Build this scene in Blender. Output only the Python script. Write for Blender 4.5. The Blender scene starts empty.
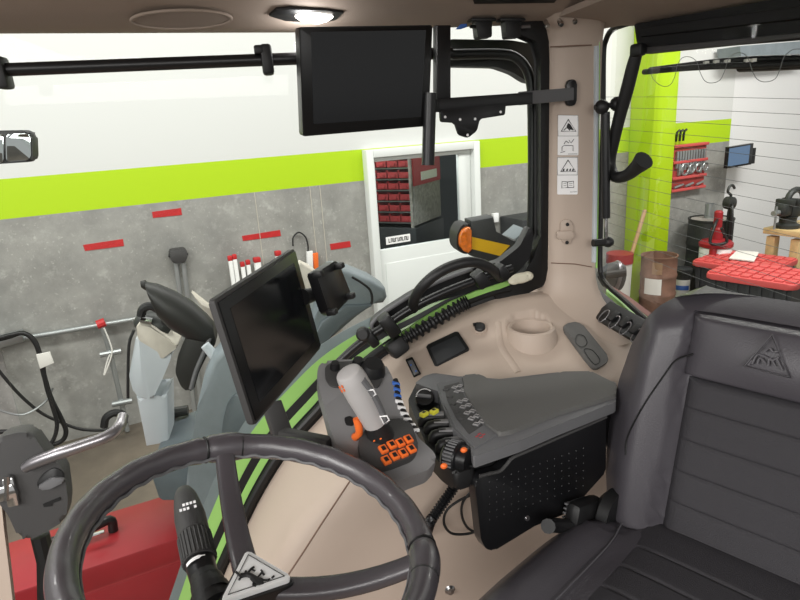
import bpy, bmesh, math, random
from mathutils import Vector as V, Matrix
from math import sin, cos, pi, radians, sqrt
random.seed(4)
SC = bpy.context.scene
COL = SC.collection

# ---------------------------------------------------------------- camera
FPX = 600.0
CAM = V((0, 0, 1.25))
def cam_basis(yaw=11, pitch=16.5, roll=3.6):
    y, p, r = map(radians, (yaw, pitch, roll))
    f = V((sin(y)*cos(p), cos(y)*cos(p), -sin(p)))
    r0 = V((cos(y), -sin(y), 0)); u0 = r0.cross(f)
    return r0*cos(r)-u0*sin(r), u0*cos(r)+r0*sin(r), f
CR, CU, CF = cam_basis()
cd = bpy.data.cameras.new('camera'); cam = bpy.data.objects.new('camera', cd); COL.objects.link(cam)
cd.sensor_width = 36; cd.lens = 36*FPX/800; cd.clip_start = .02
cam.matrix_world = Matrix(((CR.x, CU.x, -CF.x, CAM.x), (CR.y, CU.y, -CF.y, CAM.y), (CR.z, CU.z, -CF.z, CAM.z), (0, 0, 0, 1)))
SC.camera = cam
def ray(x, y): return (CR*(x-400)-CU*(y-300)+CF*FPX)/FPX
def onp(x, y, p, n):
    d = ray(x, y); return CAM+d*((V(p)-CAM).dot(n)/d.dot(n))
def atY(x, y, Y): return onp(x, y, (0, Y, 0), V((0, 1, 0)))
def atX(x, y, X): return onp(x, y, (X, 0, 0), V((1, 0, 0)))
def atZ(x, y, Z): return onp(x, y, (0, 0, Z), V((0, 0, 1)))

class Fr:
    """a local frame: origin and three axes"""
    def __init__(s, o, x, y=None, z=None):
        s.o = V(o); s.x = V(x).normalized()
        if z is None: z = s.x.cross(V(y))
        s.z = V(z).normalized(); s.y = s.z.cross(s.x).normalized(); s.x = s.y.cross(s.z)
    def p(s, a, b, c=0): return s.o+s.x*a+s.y*b+s.z*c
    def pix(s, x, y, c=0):
        q = onp(x, y, s.o+s.z*c, s.z)-s.o
        return (q.dot(s.x), q.dot(s.y))
    def at(s, x, y, c=0): return s.p(*s.pix(x, y, c), c)
    def move(s, a, b, c=0): return Fr(s.p(a, b, c), s.x, z=s.z)
    def rot(s, ang):
        return Fr(s.o, s.x*cos(ang)+s.y*sin(ang), z=s.z)
WORLD = Fr((0, 0, 0), (1, 0, 0), (0, 1, 0))

# ---------------------------------------------------------------- materials
MATS = {}
def mat(name, col, rough=.5, metal=0., spec=.5, bump=0., bscale=200., mottle=0., mscale=6., emit=None, estr=0., coat=0.):
    m = bpy.data.materials.new(name); m.use_nodes = True
    nt = m.node_tree; b = nt.nodes['Principled BSDF']
    c = tuple(((v/255.)/12.92 if v/255. <= .04045 else ((v/255.+.055)/1.055)**2.4) for v in col)+(1,)
    b.inputs['Base Color'].default_value = c; b.inputs['Roughness'].default_value = rough
    b.inputs['Metallic'].default_value = metal; b.inputs['Specular IOR Level'].default_value = spec
    b.inputs['Coat Weight'].default_value = coat
    tc = None
    if mottle or bump:
        tc = nt.nodes.new('ShaderNodeTexCoord')
    if mottle:
        n = nt.nodes.new('ShaderNodeTexNoise'); n.inputs['Scale'].default_value = mscale; n.inputs['Detail'].default_value = 8
        n.inputs['Roughness'].default_value = .65
        nt.links.new(tc.outputs['Object'], n.inputs['Vector'])
        r = nt.nodes.new('ShaderNodeMapRange'); r.inputs[1].default_value = .3; r.inputs[2].default_value = .7
        r.inputs[3].default_value = 1-mottle; r.inputs[4].default_value = 1+mottle
        nt.links.new(n.outputs['Fac'], r.inputs[0])
        mx = nt.nodes.new('ShaderNodeMix'); mx.data_type = 'RGBA'; mx.blend_type = 'MULTIPLY'; mx.inputs[0].default_value = 1
        mx.inputs[6].default_value = c; nt.links.new(r.outputs[0], mx.inputs[7]); nt.links.new(mx.outputs[2], b.inputs['Base Color'])
    if bump:
        n = nt.nodes.new('ShaderNodeTexNoise'); n.inputs['Scale'].default_value = bscale; n.inputs['Detail'].default_value = 3
        nt.links.new(tc.outputs['Object'], n.inputs['Vector'])
        bp = nt.nodes.new('ShaderNodeBump'); bp.inputs['Strength'].default_value = bump; bp.inputs['Distance'].default_value = .002
        nt.links.new(n.outputs['Fac'], bp.inputs['Height']); nt.links.new(bp.outputs['Normal'], b.inputs['Normal'])
    if emit:
        b.inputs['Emission Color'].default_value = tuple((v/255.)**2.2 for v in emit)+(1,); b.inputs['Emission Strength'].default_value = estr
    MATS[name] = m
    return m
def glass(name, tint=(.96, .98, .96), refl=1.0):
    m = bpy.data.materials.new(name); m.use_nodes = True; nt = m.node_tree; nt.nodes.clear()
    o = nt.nodes.new('ShaderNodeOutputMaterial'); t = nt.nodes.new('ShaderNodeBsdfTransparent'); g = nt.nodes.new('ShaderNodeBsdfGlossy')
    t.inputs[0].default_value = tint+(1,); g.inputs['Roughness'].default_value = .02
    f = nt.nodes.new('ShaderNodeFresnel'); f.inputs[0].default_value = 1.33
    k = nt.nodes.new('ShaderNodeMath'); k.operation = 'MULTIPLY'; k.inputs[1].default_value = refl
    x = nt.nodes.new('ShaderNodeMixShader'); nt.links.new(f.outputs[0], k.inputs[0]); nt.links.new(k.outputs[0], x.inputs[0])
    nt.links.new(t.outputs[0], x.inputs[1]); nt.links.new(g.outputs[0], x.inputs[2]); nt.links.new(x.outputs[0], o.inputs[0])
    MATS[name] = m; return m

mat('beige', (188, 171, 157), .55, bump=.25, bscale=900)
mat('beige_trim', (184, 167, 153), .5, bump=.15, bscale=700)
mat('headliner', (166, 150, 137), .8, bump=.4, bscale=600)
mat('leather', (70, 67, 72), .4, bump=.2, bscale=420)
mat('leather_mesh', (58, 56, 60), .55, bump=.9, bscale=900)
mat('wheel_leather', (74, 70, 74), .27, spec=.7, bump=.25, bscale=700, coat=.2)
mat('black', (16, 16, 17), .45)
mat('satin_black', (22, 22, 24), .35)
mat('matte_black', (20, 20, 21), .8, bump=.2, bscale=300)
mat('rubber', (24, 24, 25), .5)
mat('gasket', (9, 9, 10), .5)
mat('dark_plastic', (64, 63, 63), .55, bump=.3, bscale=800)
mat('grey_plastic', (132, 131, 132), .5, bump=.2, bscale=700)
mat('mid_plastic', (102, 102, 104), .5, bump=.2, bscale=700)
mat('pale_plastic', (178, 175, 174), .42)
mat('pad_rubber', (94, 93, 91), .7, bump=.3, bscale=500)
mat('screen', (21, 23, 26), .16, spec=.5)
mat('bezel', (12, 12, 13), .3)
mat('chrome', (215, 215, 215), .12, metal=1)
mat('steel', (170, 170, 170), .3, metal=1)
mat('satin_steel', (150, 147, 150), .32, metal=.85)
mat('orange', (238, 112, 45), .45)
mat('green_paint', (150, 200, 108), .35, coat=.3)
mat('lime', (176, 212, 4), .6)
mat('white', (236, 236, 234), .6)
mat('white_gloss', (248, 248, 248), .35)
mat('door_white', (228, 231, 229), .45)
mat('label_white', (252, 251, 251), .5)
mat('ink', (28, 27, 28), .6)
mat('yellow', (228, 222, 70), .5)
mat('yellow_paint', (226, 178, 24), .45)
mat('red_tape', (190, 42, 44), .5, mottle=.12, mscale=20)
mat('red_paint', (154, 36, 43), .38, mottle=.1, mscale=7)
mat('red_plastic', (206, 84, 82), .5)
mat('red_bin', (178, 62, 66), .5)
mat('red_dull', (168, 62, 58), .55, mottle=.15)
mat('rust', (126, 92, 76), .75, mottle=.3, mscale=6)
mat('drum_black', (44, 46, 44), .5, mottle=.15)
mat('drum_dark', (50, 52, 54), .5, mottle=.15)
mat('amber', (226, 116, 30), .2, coat=.6, mottle=.35, mscale=60)
mat('blue', (62, 108, 190), .5)
mat('machine_grey', (122, 131, 136), .5, mottle=.12, mscale=8)
mat('machine_dark', (88, 97, 102), .5, mottle=.15, mscale=8)
mat('post_grey', (190, 197, 202), .45, mottle=.05)
mat('dirty_cream', (196, 190, 178), .6, mottle=.12, mscale=12)
mat('boot_black', (34, 34, 32), .5, mottle=.2, mscale=14)
mat('wood', (205, 178, 128), .6, mottle=.15, mscale=10)
mat('wood_handle', (188, 150, 108), .6)
mat('paper', (228, 226, 220), .8)
mat('cloth', (214, 208, 188), .9, bump=1., bscale=150)
mat('card', (150, 120, 92), .8)
mat('galv', (168, 172, 172), .38, metal=.7)
mat('rack_grey', (160, 154, 147), .6, mottle=.4, mscale=26)
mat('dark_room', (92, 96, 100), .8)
mat('mirror', (215, 220, 222), .03, metal=1)
mat('tv', (40, 60, 90), .2, emit=(120, 148, 178), estr=.42)
mat('bulb', (255, 250, 240), .4, emit=(255, 248, 238), estr=9)
mat('wire_black', (28, 28, 28), .5)
mat('heat_wire', (112, 116, 114), .6)
mat('red_floor', (124, 66, 58), .6)
mat('cab_floor', (150, 128, 114), .7, bump=.2)
mat('speaker_mesh', (176, 158, 144), .7, bump=2., bscale=700)
mat('seam', (122, 98, 84), .7)
mat('seat_seam', (88, 86, 90), .6)
glass('glass_side', (.97, .985, .97), .25)
glass('glass_rear', (.96, .975, .95), .2)
glass('glass_door', (.86, .89, .9), .5)

def material_floor():
    m = mat('concrete_floor', (106, 97, 86), .5, mottle=.3, mscale=2.2, bump=.2, bscale=40); return m
material_floor()

# ---------------------------------------------------------------- mesh building
def smooth_line(pts, n=8, closed=False):
    pts = [V(p) for p in pts]; N = len(pts); out = []
    rng = range(N if closed else N-1)
    for i in rng:
        if closed: a, b, c, d = (pts[(i+k) % N] for k in (-1, 0, 1, 2))
        else:
            b, c = pts[i], pts[i+1]; a = pts[i-1] if i else b*2-c; d = pts[i+2] if i+2 < N else c*2-b
        for k in range(n):
            t = k/n
            out.append(.5*((2*b)+(c-a)*t+(2*a-5*b+4*c-d)*t*t+(3*b-a-3*c+d)*t**3))
    if not closed: out.append(pts[-1])
    return out
def round_poly(pts, r, n=4):
    """2-D polygon with rounded corners; r a number or one per corner"""
    out = []; N = len(pts)
    for i in range(N):
        p = V((*pts[i], 0)); a = V((*pts[i-1], 0))-p; b = V((*pts[(i+1) % N], 0))-p
        rr = r[i] if isinstance(r, (list, tuple)) else r
        k = min(rr, a.length*.45, b.length*.45)
        if k <= 1e-6: out.append((p.x, p.y)); continue
        s = p+a.normalized()*k; e = p+b.normalized()*k
        for j in range(n+1):
            t = j/n; q = s*(1-t)**2+p*2*t*(1-t)+e*t*t; out.append((q.x, q.y))
    return out
class MB:
    def __init__(s): s.bm = bmesh.new(); s.stages = []
    def use(s, m):
        """faces added from here on take another material"""
        s.stages.append((m, set(s.bm.faces))); return s
    def _face(s, vs):
        try: return s.bm.faces.new(vs)
        except ValueError: return None
    def poly(s, fr, pts, z0, z1, bev=0., seg=2):
        """prism of a 2-D polygon in a frame, from height z0 to z1, its outline edges bevelled"""
        ar = sum(pts[i-1][0]*pts[i][1]-pts[i][0]*pts[i-1][1] for i in range(len(pts)))
        if ar < 0: pts = pts[::-1]
        if z0 > z1: z0, z1 = z1, z0
        bm = s.bm
        lo = [bm.verts.new(fr.p(a, b, z0)) for a, b in pts]; hi = [bm.verts.new(fr.p(a, b, z1)) for a, b in pts]
        n = len(pts); fs = [s._face(lo[::-1]), s._face(hi)]
        for i in range(n): fs.append(s._face((lo[i], lo[(i+1) % n], hi[(i+1) % n], hi[i])))
        if bev:
            es = set()
            for f in fs[:2]:
                if f: es.update(f.edges)
            bmesh.ops.bevel(bm, geom=list(es), offset=bev, segments=seg, affect='EDGES', profile=.5, clamp_overlap=True)
        return s
    def pp(s, fr, pix, z0, z1, r=0., bev=0., seg=2, zp=None, n=4):
        """prism whose top outline is given by its corners in the photograph, on a real plane"""
        zp = z1 if zp is None else zp
        pts = [fr.pix(x, y, zp) for x, y in pix]
        if r: pts = round_poly(pts, r, n)
        return s.poly(fr, pts, z0, z1, bev, seg)
    def box(s, c, size, fr=WORLD, bev=0., seg=2):
        a, b, h = (v/2 for v in size); f = fr.move(*c)
        bm = s.bm; vs = [bm.verts.new(f.p(x*a, y*b, z*h)) for z in (-1, 1) for x, y in ((-1, -1), (1, -1), (1, 1), (-1, 1))]
        fs = [(3, 2, 1, 0), (4, 5, 6, 7), (0, 1, 5, 4), (1, 2, 6, 5), (2, 3, 7, 6), (3, 0, 4, 7)]
        es = set()
        for q in fs: es.update(bm.faces.new([vs[i] for i in q]).edges)
        if bev: bmesh.ops.bevel(bm, geom=list(es), offset=bev, segments=seg, affect='EDGES', profile=.5, clamp_overlap=True)
        return s
    def rings(s, rings, closed_ring=True, cap=True, closed=False):
        bm = s.bm; R = [[bm.verts.new(p) for p in r] for r in rings]; n = len(R[0]); m = len(R)
        for i in range(m if closed else m-1):
            A, B = R[i], R[(i+1) % m]
            for j in range(n if closed_ring else n-1): s._face((A[j], A[(j+1) % n], B[(j+1) % n], B[j]))
        if cap and not closed and closed_ring:
            s._face(R[0][::-1]); s._face(R[-1])
        return s
    def tube(s, pts, r, n=10, closed=False, sub=0, flat=None, up=None):
        """round bar along a line; r a number or one per point; flat=(a,b) makes it an a x b strap"""
        if sub:
            if isinstance(r, (list, tuple)):
                rr = []
                for i in range(len(r)-1): rr += [r[i]+(r[i+1]-r[i])*k/sub for k in range(sub)]
                r = rr+[r[-1]]
            pts = smooth_line(pts, sub, closed)
        pts = [V(p) for p in pts]; N = len(pts); rings = []; nrm = None
        for i in range(N):
            if closed: t = pts[(i+1) % N]-pts[i-1]
            else: t = pts[min(i+1, N-1)]-pts[max(i-1, 0)]
            if t.length < 1e-9: t = V((0, 0, 1))
            t.normalize()
            if nrm is None:
                nrm = V(up) if up is not None else (V((0, 0, 1)) if abs(t.z) < .9 else V((1, 0, 0)))
            nrm = (nrm-t*nrm.dot(t)).normalized(); b = t.cross(nrm)
            ri = r[i] if isinstance(r, (list, tuple)) else r
            if flat:
                a, h = flat; k = min(a, h)*.25
                rings.append([pts[i]+nrm*x+b*y for x, y in round_poly([(-a/2, -h/2), (a/2, -h/2), (a/2, h/2), (-a/2, h/2)], k, 2)])
            else: rings.append([pts[i]+(nrm*cos(2*pi*k/n)+b*sin(2*pi*k/n))*ri for k in range(n)])
        return s.rings(rings, closed=closed)
    def lathe(s, fr, prof, n=24):
        """prof: (radius, height) along frame z"""
        return s.rings([[fr.p(r*cos(2*pi*k/n), r*sin(2*pi*k/n), z) for k in range(n)] for r, z in prof])
    def ball(s, c, r, n=14, sc=(1, 1, 1), fr=WORLD):
        f = Fr(c, fr.x, z=fr.z)
        return s.rings([[f.p(r*sc[0]*sin(a)*cos(2*pi*k/n), r*sc[1]*sin(a)*sin(2*pi*k/n), -r*sc[2]*cos(a)) for k in range(n)] for a in [pi*(i+.03)/(n//2+.06) for i in range(n//2+1)]])
    def grid(s, P, thick=None):
        """open sheet of points; thick: offset vector for a back sheet, joined round the rim"""
        bm = s.bm; A = [[bm.verts.new(p) for p in r] for r in P]; m, n = len(A), len(A[0])
        for i in range(m-1):
            for j in range(n-1): s._face((A[i][j], A[i][j+1], A[i+1][j+1], A[i+1][j]))
        if thick is not None:
            th = V(thick)
            B = [[bm.verts.new(V(p)+th) for p in r] for r in P]
            for i in range(m-1):
                for j in range(n-1): s._face((B[i][j], B[i+1][j], B[i+1][j+1], B[i][j+1]))
            for i in range(m-1):
                s._face((A[i][0], A[i+1][0], B[i+1][0], B[i][0])); s._face((A[i+1][-1], A[i][-1], B[i][-1], B[i+1][-1]))
            for j in range(n-1):
                s._face((A[0][j+1], A[0][j], B[0][j], B[0][j+1])); s._face((A[-1][j], A[-1][j+1], B[-1][j+1], B[-1][j]))
        return s
    def build(s, name, m, parent=None, angle=35, loc=None):
        bm = s.bm
        for k, (m2, before) in enumerate(s.stages):
            for f in bm.faces:
                if f not in before: f.material_index = k+1
        bmesh.ops.recalc_face_normals(bm, faces=bm.faces[:])
        if parent is not None:
            o0 = V((0, 0, 0)); q = parent
            while q is not None: o0 += q.location; q = q.parent
        elif loc is not None: o0 = V(loc)
        else:
            xs = [v.co.x for v in bm.verts]; ys = [v.co.y for v in bm.verts]; zs = [v.co.z for v in bm.verts]
            o0 = V(((min(xs)+max(xs))/2, (min(ys)+max(ys))/2, min(zs)))
        for v in bm.verts: v.co -= o0
        me = bpy.data.meshes.new(name); bm.to_mesh(me); bm.free()
        for p in me.polygons: p.use_smooth = True
        me.set_sharp_from_angle(angle=radians(angle))
        me.materials.append(MATS[m] if isinstance(m, str) else m)
        for m2, _ in s.stages: me.materials.append(MATS[m2])
        o = bpy.data.objects.new(name, me); COL.objects.link(o)
        if parent is not None: o.parent = parent
        else: o.location = o0
        return o
def tag(o, label=None, cat=None, group=None, kind=None):
    if label: o['label'] = label
    if cat: o['category'] = cat
    if group: o['group'] = group
    if kind: o['kind'] = kind
    return o
def thing(name, loc, label, cat, group=None):
    o = bpy.data.objects.new(name, None); COL.objects.link(o); o.location = loc; o.empty_display_size = .05
    return tag(o, label, cat, group)
def struct(o): o['kind'] = 'structure'; return o
def dup(root, delta, label=None, rotz=None):
    r = root.copy(); COL.objects.link(r); r.location = root.location+V(delta)
    if rotz is not None: r.rotation_euler.z = rotz
    if label: r['label'] = label
    for ch in list(root.children):
        c = ch.copy(); COL.objects.link(c); c.parent = r
        for g in list(ch.children):
            d = g.copy(); COL.objects.link(d); d.parent = c
    return r

# ================================================================ WORKSHOP
ZF = -1.1                                     # workshop floor
WD = V((sin(radians(74)), cos(radians(74)), 0)); WN = V((WD.y, -WD.x, 0))   # along the wall; out of the wall, towards the tractor
W0 = CAM*1.0; W0.z = ZF; W0 = W0-WN*5.2465
W = Fr(W0, WD, z=WN)                          # x along the wall, y up, z out of it
def wp(x, y, d=0): return W.pix(x, y, d)

# the painted back wall: concrete below a lime band, white above, white end bay
def wall_material():
    m = bpy.data.materials.new('painted_wall'); m.use_nodes = True; nt = m.node_tree; L = nt.links
    b = nt.nodes['Principled BSDF']; b.inputs['Roughness'].default_value = .6
    g = nt.nodes.new('ShaderNodeNewGeometry'); sp = nt.nodes.new('ShaderNodeSeparateXYZ'); L.new(g.outputs['Position'], sp.inputs[0])
    dt = nt.nodes.new('ShaderNodeVectorMath'); dt.operation = 'DOT_PRODUCT'; L.new(g.outputs['Position'], dt.inputs[0]); dt.inputs[1].default_value = tuple(WD)
    def gt(sock, v):
        n = nt.nodes.new('ShaderNodeMath'); n.operation = 'GREATER_THAN'; L.new(sock, n.inputs[0]); n.inputs[1].default_value = v; return n.outputs[0]
    def mix(f, a, c, blend='MIX'):
        n = nt.nodes.new('ShaderNodeMix'); n.data_type = 'RGBA'; n.blend_type = blend
        if isinstance(f, float): n.inputs[0].default_value = f
        else: L.new(f, n.inputs[0])
        for k, v in ((6, a), (7, c)):
            if isinstance(v, tuple): n.inputs[k].default_value = v
            else: L.new(v, n.inputs[k])
        return n.outputs[2]
    def noise(scale, det, lo, hi, o0, o1):
        n = nt.nodes.new('ShaderNodeTexNoise'); n.inputs['Scale'].default_value = scale; n.inputs['Detail'].default_value = det; n.inputs['Roughness'].default_value = .7
        L.new(g.outputs['Position'], n.inputs['Vector'])
        r = nt.nodes.new('ShaderNodeMapRange'); L.new(n.outputs['Fac'], r.inputs[0])
        for i, v in enumerate((lo, hi, o0, o1)): r.inputs[i+1].default_value = v
        return r.outputs[0]
    lin = lambda c: tuple(((v/255.+.055)/1.055)**2.4 for v in c)+(1,)
    conc = mix(noise(3.2, 9, .3, .7, .0, 1.), lin((136, 135, 131)), lin((170, 169, 164)))
    conc = mix(noise(38, 5, .60, .70, 0, .7), conc, lin((208, 207, 200)))
    conc = mix(noise(7, 7, .56, .68, 0, .5), conc, lin((196, 195, 190)))
    conc = mix(noise(1.3, 4, .45, .7, 0, .5), conc, lin((118, 118, 116)))
    white, lime = lin((216, 217, 215)), lin((178, 214, 4))
    c = mix(gt(sp.outputs['Z'], ZF+1.842), conc, lime)
    c = mix(gt(sp.outputs['Z'], ZF+2.128), c, white)
    far = lin((232, 232, 232))
    c = mix(gt(dt.outputs['Value'], W0.dot(WD)+7.74), c, far)
    L.new(c, b.inputs['Base Color']); MATS['painted_wall'] = m
wall_material()
DU0, DU1, DH = 2.374, 3.645, 2.12            # the door opening
mb = MB()
for u0, u1, h0, h1 in ((-8, DU0, 0, 5), (DU1, 14, 0, 5), (DU0, DU1, DH, 5)):
    mb.box(((u0+u1)/2, (h0+h1)/2, -.09), (u1-u0, h1-h0, .18), W)
struct(mb.build('wall_back', 'painted_wall', angle=20))
mb = MB(); mb.box((3, 1, ZF-.1), (26, 22, .2)); struct(mb.build('floor', 'concrete_floor'))
# panel joints of the concrete wall
for i, (x, y) in enumerate(((254, 190), (311, 200), (321, 200))):
    u, h = wp(x, y)
    mb = MB(); mb.box((u, .92, .002), (.006, 1.84, .004), W); struct(mb.build('trim_%d' % (i+1), 'dirty_cream'))
# room behind the door
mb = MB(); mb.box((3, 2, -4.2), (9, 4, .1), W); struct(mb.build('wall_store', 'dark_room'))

# ---- white half-glazed door
t = struct(thing('door_1', W.p((DU0+DU1)/2, 0), 'white half-glazed workshop door in the concrete wall', 'door'))
del t['label']; del t['category']
mb = MB(); fw = .075
for c, s in (((DU0+fw/2, DH/2, .02), (fw, DH, .14)), ((DU1-fw/2, DH/2, .02), (fw, DH, .14)), (((DU0+DU1)/2, DH-fw/2, .02), (DU1-DU0-2*fw, fw, .14))):
    mb.box(c, s, W, .008)
mb.build('door_frame', 'door_white', t)
GL = [wp(374, 163), wp(458, 153), wp(459, 237), wp(379, 250)]
gu0, gu1 = (GL[0][0]+GL[3][0])/2, (GL[1][0]+GL[2][0])/2; gh1, gh0 = (GL[0][1]+GL[1][1])/2, (GL[2][1]+GL[3][1])/2
l0, l1, lh = DU0+fw+.005, DU1-fw-.005, DH-fw-.005
mb = MB()
mb.box(((l0+l1)/2, (gh0)/2, 0), (l1-l0, gh0, .05), W, .004)
mb.box(((l0+l1)/2, (gh1+lh)/2, 0), (l1-l0, lh-gh1, .05), W, .004)
mb.box(((l0+gu0)/2, (gh0+gh1)/2, 0), (gu0-l0, gh1-gh0, .05), W, .004)
mb.box(((l1+gu1)/2, (gh0+gh1)/2, 0), (l1-gu1, gh1-gh0, .05), W, .004)
lf = mb.build('door_leaf', 'door_white', t)
mb = MB(); mb.box(((l0+l1)/2, (gh0-.1)/2+.02, .028), (l1-l0-.14, gh0-.22, .012), W, .006); mb.build('door_panel', 'door_white', t)
mb = MB(); mb.box(((gu0+gu1)/2, (gh0+gh1)/2, 0), (gu1-gu0, gh1-gh0, .008), W); mb.build('door_glass', 'glass_door', t)
a = wp(387, 243, .03); b = wp(411, 238, .03)
sg = thing('door_sign', W.p((a[0]+b[0])/2, a[1], .03), 'small white sign with a black line of letters on the door glass', 'sign')
mb = MB(); mb.box(((a[0]+b[0])/2, (a[1]+b[1])/2+.01, .012), (b[0]-a[0], .075, .004), W); mb.build('plate', 'label_white', sg)
mb = MB()
for k in range(9):
    x = a[0]+.03+k*(b[0]-a[0]-.06)/8.4; y = (a[1]+b[1])/2+.01
    mb.box((x, y, .0155), (.006, .04, .002), W)
    mb.box((x+.009, y+(.016 if k % 2 else -.016), .0155), (.013, .007, .002), W)
    if k % 3: mb.box((x+.015, y, .0155), (.005, .036, .002), W)
mb.build('lettering', 'ink', sg)

# ---- bin rack behind the door glass
RB = W.pix(413, 226, -.45)
RK = Fr(W.p(RB[0], RB[1]-.9, -.45), WD*.57+WN*.82, z=WN*.57-WD*.82)    # turned a little; corner towards the glass
rk = thing('parts_rack', RK.p(0, 0, 0), 'tall steel parts rack seen through the door glass', 'rack', None)
HB = W.pix(416, 186, -.45)[1]-(RB[1]-.9); rw, rd, rh = 1.5, .7, HB+.4
mb = MB()
for x in (-rw, -rw/2, 0): mb.box((x, rh/2, 0), (.03, rh, .03), RK)
mb.build('upright', 'rack_grey', rk)
mb = MB()
for k in range(int((rh-.93)/.118)+1): mb.box((-rw/2, .93+k*.118, -rd/2), (rw, .012, rd), RK)
mb.build('shelf', 'galv', rk)
mb = MB(); mb.box((.012, (.9+HB)/2, -rd/2-.02), (.02, HB-.9, rd), RK); mb.build('side_panel', 'rack_grey', rk)
mb = MB(); mb.box((.02, HB+.2, -rd/2-.02), (.024, .4, rd), RK); mb.build('header_panel', 'red_bin', rk)
mb = MB()
mb.box((.036, HB+.09, -rd/2-.05), (.006, .09, rd*.6), RK); mb.build('header_plate', 'paper', rk)
mb = MB(); mb.box((-rw/2, (.88-RB[1]+.9)/2+RB[1]-.9-RB[1]+.9, -rd/2), (rw+.1, .88-.9+RB[1], rd+.06), RK, .01); mb.build('base_cabinet', 'drum_dark', rk)
def bin_mesh(mb, fr):
    mb.box((0, .005, -.12), (.128, .006, .24), fr)
    mb.box((0, .035, -.003), (.128, .066, .006), fr)
    for s in (-1, 1): mb.box((s*.061, .045, -.12), (.006, .086, .24), fr)
    mb.box((0, .03, .004), (.06, .03, .006), fr)
first = None
for k in range(int((rh-.93)/.118)):
    for j in range(9):
        f = RK.move(-.07-j*.136, .94+k*.118, .012)
        if first is None:
            mb = MB(); bin_mesh(mb, f); first = mb.build('parts_bin', 'red_bin', loc=f.o); o0 = f.o.copy()
            tag(first, 'red plastic parts bin in the rows behind the door glass', 'bin', 'red bins of the rack behind the door')
        else: dup(first, f.o-o0)

# ---- red tapes on the concrete
for i, (q, l) in enumerate((([(83, 245), (123, 239), (124, 246), (85, 251)], 'strip of red tape on concrete, leftmost and lowest on the wall'),
             ([(152, 212), (181, 208), (182, 215), (153, 218)], 'strip of red tape on concrete just below the lime band'),
             ([(242, 236), (280, 230), (281, 236), (243, 241)], 'strip of red tape crossing the pale wall joint above the white tubes'),
             ([(330, 244), (350, 241), (351, 247), (331, 250)], 'short strip of red tape left of the white door'))):
    mb = MB(); mb.pp(W, q, .0, .004); tag(mb.build('tape_strip', 'red_tape'), l, 'tape', 'red tape strips on the wall')

# ---- white tubes with red caps leaning on the wall
tubes = [(229.5, 256, .035, 'white tube with red cap, leftmost against the wall'), (234, 254.5, .035, 'white tube with red cap, second from the left in the row'),
         (242, 262, .034, 'white tube with red cap, third from the left and lower than its neighbours'), (247.5, 260, .035, 'white tube with red cap, fourth from the left'),
         (256.5, 257.5, .055, 'broad white tube with red cap beside the thin ones'), (277.5, 251, .05, 'white tube with pale red cap, rightmost above the black display')]
for x, y, w, l in tubes:
    u, h = wp(x, y, .08); fr = Fr(W.p(u, 0, .08+.0), WD, z=(0, 0, 1)); f = fr.move(0, 0, 0)
    t = thing('tube', f.o, l, 'tube', 'white tubes with red caps')
    mb = MB(); mb.box((0, 0, h/2-.02), (w, w*.8, h-.04), f, .006); mb.build('body', 'white', t)
    mb = MB(); mb.box((0, 0, h-.02), (w*1.12, w*.95, .045), f, .008); mb.build('cap', 'red_tape', t)
u, h = wp(268, 263, .08)
# ---- wire loop with an orange-handled tool on the wall
pts = [W.p(*wp(x, y, .03), .03) for x, y in ((293, 246), (293, 238), (297, 233), (301, 233), (306, 238), (308, 246), (308, 252))]
mb = MB(); mb.tube(pts, .007, 8, sub=5); tag(mb.build('wire_loop', 'wire_black'), 'thin dark wire loop hanging on the wall above the display', 'wire')
t = thing('hand_tool', W.p(*wp(312, 270, .04), .04), 'orange handled tool hanging right of the wire loop', 'tool')
mb = MB(); mb.pp(W, [(313, 254), (318.5, 253), (319, 269), (315, 270)], .02, .07, bev=.01); mb.build('handle', 'orange', t)
mb = MB(); mb.pp(W, [(307, 252), (313, 251), (313.5, 270), (308, 271)], .02, .06, bev=.006); mb.build('blade', 'white', t)
# ---- bar clamp with black head
t = thing('bar_clamp', W.p(*wp(186, 420, .05), .05), 'bar clamp with black head and two silver rails on the wall', 'clamp')
mb = MB(); mb.pp(W, [(170, 250), (186, 248), (188, 256), (185, 263), (174, 264), (170, 258)], .02, .1, r=.02, bev=.01); mb.build('head', 'dark_plastic', t)
mb = MB(); mb.tube([W.at(168.5, 256, .06), W.at(188, 254, .06)], .012); mb.build('jaw', 'black', t)
for dx in (0, 7.5):
    mb = MB(); mb.tube([W.at(176+dx, 263, .05), W.at(197+dx, 430, .05)], .016, flat=(.035, .03)); mb.build('rail', 'galv', t)
# ---- wall pipe, trunking, hoses
mb = MB(); mb.tube([W.at(-60, 352.5, .05), W.at(150, 316.5, .05)], .022, 12); tag(mb.build('wall_pipe', 'galv'), 'silver pipe running along the grey wall', 'pipe')
mb = MB(); mb.pp(W, [(-40, 350), (22, 333), (24, 342), (-40, 360)], .02, .16, bev=.01); tag(mb.build('cable_tray', 'galv'), 'grey metal cable tray at the left end of the pipe', 'tray')
def wline(pts, d, sub=6): return smooth_line([W.at(x, y, d) for x, y in pts], sub)
mb = MB(); mb.tube(wline([(-20, 344), (8, 337), (22, 333), (33, 339), (39, 352), (44, 375), (51, 398), (61, 418), (66, 432), (60, 442), (40, 445), (10, 432), (-25, 436)], .2), .018, 10)
tag(mb.build('hose', 'rubber'), 'thick black hose hanging from the cable tray through the white tag', 'hose')
mb = MB(); mb.tube(wline([(-20, 344), (10, 335), (26, 334), (36, 345), (42, 360), (46, 385), (52, 405), (57, 425), (52, 442), (42, 445)], .26), .015, 10)
tag(mb.build('hose', 'rubber'), 'second black hose, looped inside the thick one behind the tag', 'hose')
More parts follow.
